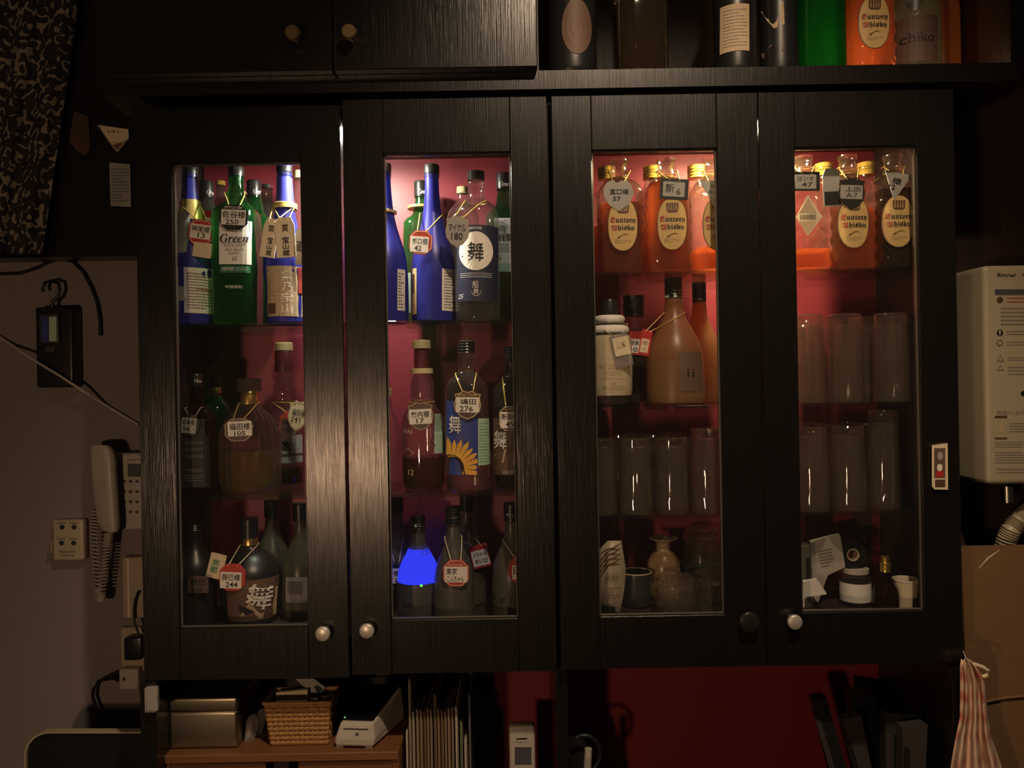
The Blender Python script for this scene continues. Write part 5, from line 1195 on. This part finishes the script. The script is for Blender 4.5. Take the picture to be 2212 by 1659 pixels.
# dark binders leaning in the alcove
for pts, Y, mat, lab in (([(1757, 1510), (1785, 1506), (1868, 1800), (1830, 1812)], .08, 'darkbag', 'black binder leaning most steeply before the red wall'),
                         ([(1822, 1555), (1860, 1542), (1905, 1800), (1875, 1808)], .115, 'greyvinyl', 'grey-edged black binder leaning behind the steep one'),
                         ([(1835, 1492), (1886, 1500), (1900, 1560), (1905, 1800), (1860, 1808)], .150, 'darkbag', 'tall black document bag standing at the back of the alcove'),
                         ([(1912, 1540), (1988, 1546), (1990, 1800), (1915, 1806)], .085, 'darkbag2', 'dark olive bag standing against the alcove side'),
                         ([(1950, 1572), (2004, 1566), (1994, 1800), (1950, 1806)], .045, 'greyvinyl', 'dark pleated carrier bag in front of the olive bag')):
    r, base = slab('document_bag', lab, 'bag', pts, Y, .022, mat, CT + .0005, 'dark bags and binders in the alcove', part='cover')
    c_ = [(sum(p[0] for p in pts) / len(pts)), (sum(p[1] for p in pts) / len(pts))]
    e0, e1 = pts[0], pts[-1]
    q = [(e0[0] + 3, e0[1] + 40), (e0[0] + 16, e0[1] + 46), (e1[0] + 14, 1795), (e1[0] + 2, 1800)]
    fr = [P(x, y, Y - .0012) - base for x, y in q]
    for v in fr: v.z = max(v.z, 0.0)
    MB().prism(fr, [v + Vector((0, .001, 0)) for v in fr]).build('edge_strip', 'greyvinyl' if mat != 'greyvinyl' else 'darkbag', r)
# box on the alcove upright by the sockets
r = thing('junction_box', 'small grey box fixed on the alcove upright', 'box', P(328, 1540, -.008)); oo = r.location.copy()
link('case', rbox(P(312, 1540, -.013) - oo, P(344, 1480, -.0005) - oo, .002), 'greytag', r); link('cover_plate', rbox(P(316, 1536, -.0145) - oo, P(340, 1484, -.0132) - oo, .0006, 1), 'greytag', r)

# ================================================================== things on the beige wall
W = .2985
def on_wall(name, label, cat, box, depth, mat, r=.004, Yb=W, part='case', group=None):
    x0, y0, x1, y1 = box; Yf = Yb - depth
    base = P((x0 + x1) / 2, y1, Yf); t = thing(name, label, cat, Vector((base.x, Yb, base.z)), group); oo = t.location.copy()
    a, b = P(x0, y1, Yf), P(x1, y0, Yf); a.y, b.y = Yf, Yb
    link(part, rbox(a - oo, b - oo, r, 3), mat, t)
    return t, (lambda x, y, d=.0006: P(x, y, Yf - d) - oo), oo, Yf
# hand torch with a hook
t, mp, oo, Yf = on_wall('hand_torch', 'black hand lamp with a hook and two-tone lens hung on the beige wall', 'hand lamp', (78, 662, 156, 838), .035, 'black', .006)
g = link('lens_frame', rbox(P(84, 742, Yf - .006) - oo, P(130, 678, Yf - .0002) - oo, .004), 'greyvinyl', t)
for i in range(2):
    rect_on(lambda x, y, d: P(x, y, Yf - .0066) - oo, 89 + i * 17, 684, 105 + i * 17, 737, 0, ('royal', 'mint')[i], 'lens_panel', t)
link('switch', rbox(P(97, 761, Yf - .003) - oo, P(120, 748, Yf - .0002) - oo, .0008, 1), 'greyvinyl', t)
MB().tube([P(x, y, Yf + .01) - oo for x, y in ((112, 666), (114, 652), (124, 642), (129, 628), (127, 612), (112, 606), (98, 610), (92, 622), (94, 630))], .0035, 8).build('hook', 'black', t, smooth=80)
# wall telephone
t, mp, oo, Yf = on_wall('wall_telephone', 'white wall telephone with handset and coiled cord beside the cabinet', 'telephone', (218, 978, 330, 1146), .035, 'white', .006, part='base_unit')
text_on(mp, 'Panasonic', 275, 990, 300, 995, .0006, 'ink', t); rect_on(mp, 276, 1002, 318, 1030, .0006, 'lcd', 'screen', t)
for j in range(4):
    for i in range(3):
        c_ = (268 + i * 14, 1040 + j * 22); oval_on(mp, c_[0], c_[1], 4.2, 3.4, .0007, 'lcd', 'button', t, seg=10, rings=1)
hs = [(222, 960), (214, 975), (210, 1000), (212, 1040), (220, 1080), (228, 1115), (236, 1138)]
m_ = MB(); vs = []; HY = Yf - .017
prof = [(196, 238, 962), (195, 247, 972), (195, 252, 990), (197, 254, 1030), (201, 256, 1065), (206, 258, 1100), (212, 260, 1130), (220, 258, 1146), (232, 254, 1150)]
for a, c_, y in prof:
    for k in range(14):
        th = 2 * pi * k / 14; x = (a + c_) / 2 + (c_ - a) / 2 * math.copysign(abs(cos(th)) ** .7, cos(th)); dy = .020 * math.copysign(abs(sin(th)) ** .7, sin(th))
        vs.append(P(x, y, HY + dy) - oo)
fs = [(j * 14 + k, (j + 1) * 14 + k, (j + 1) * 14 + (k + 1) % 14, j * 14 + (k + 1) % 14) for j in range(len(prof) - 1) for k in range(14)] + [tuple(range(14)), tuple((len(prof) - 1) * 14 + k for k in range(14))[::-1]]
m_.add(vs, fs).build('handset', 'white', t, smooth=55)
m_ = MB(); hx = []
path = [(206, 1100), (205, 1150), (208, 1210), (212, 1270), (216, 1300), (220, 1285), (226, 1230), (231, 1180), (234, 1152)]
def along(path, s):
    n = len(path) - 1; i = min(int(s * n), n - 1); f = s * n - i; a, b = path[i], path[i + 1]; return a[0] + (b[0] - a[0]) * f, a[1] + (b[1] - a[1]) * f
for i in range(520):
    s = i / 519; x, y = along(path, s); th = 2 * pi * 58 * s; hx.append(P(x + 8 * cos(th), y, Yf - .005 + .006 * sin(th)) - oo)
m_.tube(hx, .0018, 5).build('coiled_cord', 'white', t, smooth=80)
# small remote in a wall holder
t, mp, oo, Yf = on_wall('wall_remote', 'ivory remote with four round buttons on the beige wall', 'remote', (114, 1123, 179, 1212), .020, 'heater', .005)
for x, y in ((134, 1139), (160, 1139), (133, 1173), (159, 1173)):
    oval_on(mp, x, y, 5.4, 5.2, .0012, 'cup', 'button', t, seg=14, rings=1); lines_on(mp, x - 10, y - 11, x + 9, y - 7, 1, .0006, 'inkgrey', t, fill=.8)
text_on(mp, 'Panasonic', 128, 1188, 165, 1194, .0006, 'ink', t); lines_on(mp, 133, 1198, 161, 1202, 1, .0006, 'inkgrey', t, fill=.8)
link('holder_lip', rbox(P(111, 1195, Yf - .004) - oo, P(118, 1166, Yf + .01) - oo, .001, 1), 'heater', t)
# white box, socket, adapter, plugs
t, mp, oo, Yf = on_wall('cable_box', 'cream vertical cable cover on the wall beside the cabinet', 'cable cover', (265, 1203, 320, 1336), .022, 'heater', .004); link('seam_strip', rbox(P(276, 1334, Yf - .001) - oo, P(279, 1206, Yf - .0001) - oo, .0003, 1), 'cream', t)
t, mp, oo, Yf = on_wall('wall_socket', 'ivory socket plate with a black plug-in charger', 'socket', (262, 1355, 312, 1450), .010, 'heater', .002, part='plate')
link('charger', rbox(P(267, 1428, Yf - .028) - oo, P(318, 1368, Yf - .0003) - oo, .005), 'black', t)
MB().tube([P(x, y, Yf - .020) - oo for x, y in ((300, 1372), (291, 1345), (289, 1320), (292, 1295), (300, 1276))], .0022, 6).build('charger_cord', 'black', t, smooth=80)
t, mp, oo, Yf = on_wall('power_adapter', 'white square power tap with a black plug below the socket', 'power tap', (257, 1445, 298, 1491), .030, 'white', .004)
oval_on(mp, 268, 1467, 3, 4, .0006, 'cup', 'pin_hole', t, seg=10, rings=1); link('tap_block', rbox(P(299, 1500, Yf + .004) - oo, P(311, 1450, W) - oo, .001), 'white', t)
MB().tube([P(x, y, Yf + .012) - oo for x, y in ((258, 1462), (246, 1460), (226, 1466))], .010, 10, rf=lambda s: 1 - .5 * s).build('plug', 'black', t, smooth=60)
MB().tube([P(x, y, Yf + .012) - oo for x, y in ((230, 1465), (212, 1472), (202, 1488), (200, 1505), (206, 1525), (220, 1545), (236, 1563), (250, 1574), (285, 1578))], .0034, 8).build('cord', 'black', t, smooth=80)
# white cable and black cable along the wall
base = P(0, 725, W - .004); t = thing('wall_cable', 'pale cable running slantwise across the beige wall', 'cable', base)
MB().tube([P(x, y, W - .0035 - .042 * min(1, max(0, 2.2 - abs(x - 115) / 42))) for x, y in ((-40, 705), (0, 728), (30, 748), (60, 768), (80, 782), (130, 812), (175, 842), (230, 876), (300, 918))], .0028, 6).build('cable', 'white', t, smooth=80, off=base)
base = P(216, 700, W - .004); t = thing('wall_cable', 'black cable arching over the hand lamp on the wall', 'cable', base)
MB().tube([P(x, y, W - .005) for x, y in ((-40, 590), (0, 592), (45, 590), (80, 578), (110, 564), (135, 560), (158, 566), (180, 588), (198, 622), (210, 655), (216, 690), (217, 725))], .0032, 6).build('cable', 'black', t, smooth=80, off=base)
# black tray with pale rim
base = P(180, 1700, .12); base.z = CT
t = thing('serving_tray', 'black round-cornered tray with a pale rim standing below the socket', 'tray', base)
def rr(inset):
    q = []; x0, y0, x1, y1 = 52 + inset, 1581 + inset, 440, 1745; R = 52 - inset * .3
    for a0, cx_, cy_ in ((180, x0 + R, y0 + R), (270, x1 - R, y0 + R), (0, x1 - R, y1 - R), (90, x0 + R, y1 - R)):
        for i in range(9): a = radians(a0 + i * 11.25); q.append((cx_ + R * cos(a), cy_ + R * sin(a)))
    return q
def trp(pts, Y):
    out = [P(x, y, Y) - base for x, y in pts]
    for v in out: v.z = max(v.z, .0006)
    return out
MB().prism(trp(rr(3), .1225), trp(rr(3), .128)).build('panel', 'black', t)
o_r, i_r = trp(rr(0), .117), trp(rr(3.4), .117); o_b = [v + Vector((0, .014, 0)) for v in o_r]; i_b = [v + Vector((0, .014, 0)) for v in i_r]; n = len(o_r)
MB().add(o_r + i_r + o_b + i_b, [q for i in range(n) for q in ((i, (i + 1) % n, n + (i + 1) % n, n + i), (i, 2 * n + i, 2 * n + (i + 1) % n, (i + 1) % n), (n + i, n + (i + 1) % n, 3 * n + (i + 1) % n, 3 * n + i), (2 * n + i, 3 * n + i, 3 * n + (i + 1) % n, 2 * n + (i + 1) % n))]).build('rim', 'heater', t)

# ================================================================== dark panel: cloth, pennant, notice, pouch
base = P(60, 548, .225); t = thing('patterned_curtain', 'dark curtain printed with pale squiggles hanging by the cabinet', 'curtain', base)
vs = []; nx, ny = 40, 16
for j in range(ny + 1):
    y = -90 + (548 + 90) * j / ny; xr = 172 - 82 * max(0, y) / 548
    for i in range(nx + 1):
        s = i / nx; x = -150 + (xr + 150) * s; vs.append(P(x, y, .222 + .010 * sin(s * 26 + y * .004)) - base)
fs = [(j * (nx + 1) + i, (j + 1) * (nx + 1) + i, (j + 1) * (nx + 1) + i + 1, j * (nx + 1) + i + 1) for j in range(ny) for i in range(nx)]
c_ = MB().add(vs, fs).build('cloth', 'fabric', t, smooth=80); sd = c_.modifiers.new('thickness', 'SOLIDIFY'); sd.thickness = .0012
MB().tube([P(-160, -92, .222) - base, P(176, -92, .222) - base], .006, 10).build('rod', 'brass', t, smooth=60)
Yn = .240
def flat_thing(name, label, cat, pts, mat, part='plate', depth=.003):
    base = P(sum(p[0] for p in pts) / len(pts), max(p[1] for p in pts), Yn); r = thing(name, label, cat, base)
    fr = [P(x, y, Yn) - base for x, y in pts]; MB().prism(fr, [v + Vector((0, depth, 0)) for v in fr]).build(part, mat, r); return r, flat(Yn, base)
r, mp = flat_thing('pennant_plate', 'pale triangular plate with a gold zigzag edge on the dark panel', 'plate', [(211, 270), (277, 279), (278, 299), (253, 329)], 'cream')
for q in ([(211, 270), (277, 279)], [(211, 270), (237, 309), (253, 329), (278, 299)], [(237, 310), (250, 307), (249, 312), (268, 307), (278, 300)]): ribbon_on(mp, q, 2.2, .0006, 'gold', r, name='gold_edge')
text_on(mp, '181', 234, 281, 256, 288, .0006, 'inkbrown', r); poly_on(mp, [(243, 313), (266, 309), (253, 325)], .0004, 'brownlabel', 'dark_print', r)
r, mp = flat_thing('notice_paper', 'small white printed notice on the dark panel', 'notice', [(236, 351), (281, 355), (283, 447), (239, 445)], 'greytag', part='sheet', depth=.0012)
lines_on(mp, 242, 362, 278, 438, 11, .0006, 'inkgrey', r, fill=.45)
r, mp = flat_thing('hand_fan', 'dim brown pleated fan hung on the dark panel', 'fan', [(160, 240), (190, 252), (195, 320), (185, 336), (168, 328), (150, 305)], 'browntag', part='leaf')
for i in range(5): ribbon_on(mp, [(163 + i * 6, 246 + i * 2), (156 + i * 9, 300 + i * 6)], 2, .0008, 'wood_brown', r, name='rib')

# ================================================================== beside the amber cabinet
r = thing('key_holder', 'small cream holder with red trinkets on the cabinet frame', 'holder', P(2031, 1058, -.002)); oo = r.location.copy()
MB().prism([P(x, y, -.006) - oo for x, y in ((2013, 962), (2047, 957), (2048, 1058), (2018, 1057), (2013, 1050))], [P(x, y, -.0006) - oo for x, y in ((2013, 962), (2047, 957), (2048, 1058), (2018, 1057), (2013, 1050))]).build('case', 'cream', r)
mp = lambda x, y, d=0: P(x, y, -.0066) - oo
rect_on(mp, 2018, 968, 2042, 1032, 0, 'brownlabel', 'window', r, nx=1, ny=1); mp2 = lambda x, y, d=0: P(x, y, -.0070) - oo
oval_on(mp2, 2031, 985, 6, 9, 0, 'greytag', 'charm', r); oval_on(mp2, 2030, 1010, 6, 8, 0, 'paper', 'charm', r); rect_on(mp2, 2022, 1018, 2038, 1030, 0, 'redtag', 'charm', r, nx=1, ny=1); rect_on(mp, 2020, 1036, 2042, 1052, 0, 'inkbrown', 'slot', r, nx=1, ny=1)
# water heater
Yh = .115; x0 = P(2136, 800, Yh).x; x1 = x0 + .27; zt2, zb2 = P(2140, 573, Yh).z, P(2140, 1047, Yh).z
ht = thing('water_heater', 'ivory wall-mounted water heater with printed warnings', 'water heater', ((x0 + x1) / 2, .2745, zb2)); oo = ht.location.copy()
cs = link('case', rbox(Vector((x0 - .006, Yh, zb2)) - oo, Vector((x1, .2745, zt2)) - oo, .010, 4), 'heater', ht)
mp = lambda x, y, d=0: P(x, y, Yh - .0006) - oo
text_on(mp, 'Rinnai', 2153, 590, 2195, 598, 0, 'ink', ht, weight=.02, shear=.2); text_on(mp, 'RUS-V', 2209, 590, 2240, 598, 0, 'ink', ht)
rect_on(mp, 2149, 625, 2240, 637, 0, 'lcd', 'heading_print', ht, nx=1, ny=1)
lines_on(mp, 2176, 640, 2240, 656, 2, 0, 'inkred', ht); lines_on(mp, 2162, 662, 2240, 705, 5, 0, 'inkgrey', ht, seed=8)
for y, mt in ((648, 'inkbrown'), (719, 'ink'), (741, 'inkbrown')): oval_on(mp, 2160, y, 7, 7, 0, mt, 'symbol_print', ht, seg=16, rings=1)
text_on(lambda x, y, d=0: P(x, y, Yh - .0010) - oo, '!', 2158, 714, 2162, 724, 0, 'paper', ht); oval_on(lambda x, y, d=0: P(x, y, Yh - .0009) - oo, 2160, 741, 5, 5, 0, 'heater', 'symbol_print', ht, seg=16, rings=1)
lines_on(mp, 2174, 713, 2240, 725, 2, 0, 'inkgrey', ht, seed=3); lines_on(mp, 2174, 736, 2240, 748, 2, 0, 'inkgrey', ht, seed=4)
for y in (775, 795): poly_on(mp, [(2161, y - 8), (2169, y + 6), (2153, y + 6)], 0, 'inkgrey', 'symbol_print', ht); poly_on(lambda x, yy, d=0: P(x, yy, Yh - .0009) - oo, [(2161, y - 5), (2166, y + 4), (2156, y + 4)], 0, 'heater', 'symbol_print', ht)
lines_on(mp, 2177, 770, 2240, 780, 2, 0, 'inkgrey', ht, seed=5); lines_on(mp, 2177, 790, 2240, 812, 3, 0, 'inkgrey', ht, seed=6)
oval_on(mp, 2212, 850, 7, 6, 0, 'black', 'button', ht, seg=16, rings=1)
text_on(mp, '取扱い上の注意', 2153, 887, 2240, 896, 0, 'inkgrey', ht); rect_on(mp, 2149, 898, 2176, 903, 0, 'inkbrown', 'heading_print', ht, nx=1, ny=1); rect_on(mp, 2149, 945, 2176, 949, 0, 'inkbrown', 'heading_print', ht, nx=1, ny=1)
lines_on(mp, 2180, 912, 2240, 935, 4, 0, 'inkgrey', ht, seed=7); lines_on(mp, 2150, 953, 2240, 968, 3, 0, 'inkgrey', ht, seed=8); lines_on(mp, 2150, 975, 2240, 1002, 5, 0, 'inkgrey', ht, seed=9); lines_on(mp, 2152, 1010, 2240, 1024, 2, 0, 'inkgrey', ht, seed=10)
poly_on(mp, [(2165, 908), (2174, 935), (2156, 935)], 0, 'kraft', 'symbol_print', ht)
MB().tube([P(2175, 1050, .18) - oo, P(2176, 1085, .18) - oo], .011, 12).build('valve', 'steel', ht, smooth=60)
hp = [P(2176, 1086, .18), P(2178, 1098, .18), P(2200, 1110, .17), P(2196, 1140, .17), P(2178, 1165, .175), P(2166, 1190, .18), P(2160, 1230, .18)]
hp = [P(2230, 1100, .175), P(2216, 1112, .172), P(2200, 1124, .17), P(2186, 1142, .17), P(2176, 1162, .175), P(2168, 1190, .18), P(2164, 1235, .18)]
hh = []
for i in range(161):
    s = i / 160; n = len(hp) - 1; k = min(int(s * n), n - 1); hh.append(hp[k].lerp(hp[k + 1], s * n - k) - oo)
MB().tube(hh, .0155, 14, rf=lambda s: 1 + .13 * sin(s * 2 * pi * 26)).build('flexible_hose', 'heater', ht, smooth=80)
# cardboard box
Yc = .105; x0 = P(2089, 1400, Yc).x; x1 = x0 + .30
cb2 = thing('cardboard_box', 'brown cardboard box with raised flap below the water heater', 'box', ((x0 + x1) / 2, .2, CT)); oo = cb2.location.copy()
zc = P(2150, 1512, Yc).z; zf = P(2150, 1182, Yc).z
MB().box(Vector((x0, Yc, CT + .0005)) - oo, Vector((x1, .27, zc)) - oo).build('body', 'cardboard', cb2)
MB().hexa([v - oo for v in (Vector((x0, Yc + .002, zc + .0005)), Vector((x1, Yc + .002, zc + .0005)), Vector((x1, Yc + .006, zc + .0005)), Vector((x0, Yc + .006, zc + .0005)), Vector((x0, Yc + .012, zf)), Vector((x1, Yc + .012, zf)), Vector((x1, Yc + .016, zf)), Vector((x0, Yc + .016, zf)))]).build('flap', 'cardboard', cb2)
MB().tube([P(2132, 1516, Yc - .001) - oo, P(2170, 1508, Yc - .001) - oo, P(2260, 1500, Yc - .001) - oo], .003, 6).build('folded_edge', 'cardboard', cb2, smooth=60)
ribbon_on(lambda x, y, d: P(x, y, Yc + .010) - oo, [(2114, 1228), (2135, 1205), (2160, 1188)], 4, 0, 'cream', cb2, name='crease')
# towel
base = P(2090, 1428, -.012); tw = thing('hand_towel', 'pink and cream checked towel hung from the cabinet corner', 'towel', base)
rows_ = [(1424, 2078, 2096), (1440, 2076, 2112), (1470, 2076, 2128), (1510, 2076, 2132), (1550, 2075, 2136), (1590, 2066, 2142), (1640, 2056, 2160), (1700, 2046, 2178), (1760, 2042, 2186)]
vs = []; nx = 36
for j, (y, a, c_) in enumerate(rows_):
    for i in range(nx + 1):
        s = i / nx; am = .004 + .010 * min(1, j / 5); vs.append(P(a + (c_ - a) * s, y + 3 * sin(s * 9), -.020 + am * sin(s * 19 + j * .25)) - base)
fs = [(j * (nx + 1) + i, (j + 1) * (nx + 1) + i, (j + 1) * (nx + 1) + i + 1, j * (nx + 1) + i + 1) for j in range(len(rows_) - 1) for i in range(nx)]
c_ = MB().add(vs, fs).build('cloth', 'towel', tw, smooth=80); sd = c_.modifiers.new('thickness', 'SOLIDIFY'); sd.thickness = .0015
MB().tube([P(2088, 1427, -.020) - base, P(2086, 1418, -.014) - base, P(2082, 1408, -.004) - base], .0022, 6).build('hanging_hook', 'steel', tw, smooth=60)
MB().tube([P(2104, 1434, -.022) - base, P(2122, 1440, -.022) - base, P(2134, 1448, -.020) - base, P(2132, 1458, -.020) - base, P(2122, 1462, -.020) - base], .003, 6).build('hanging_loop', 'cream', tw, smooth=60)
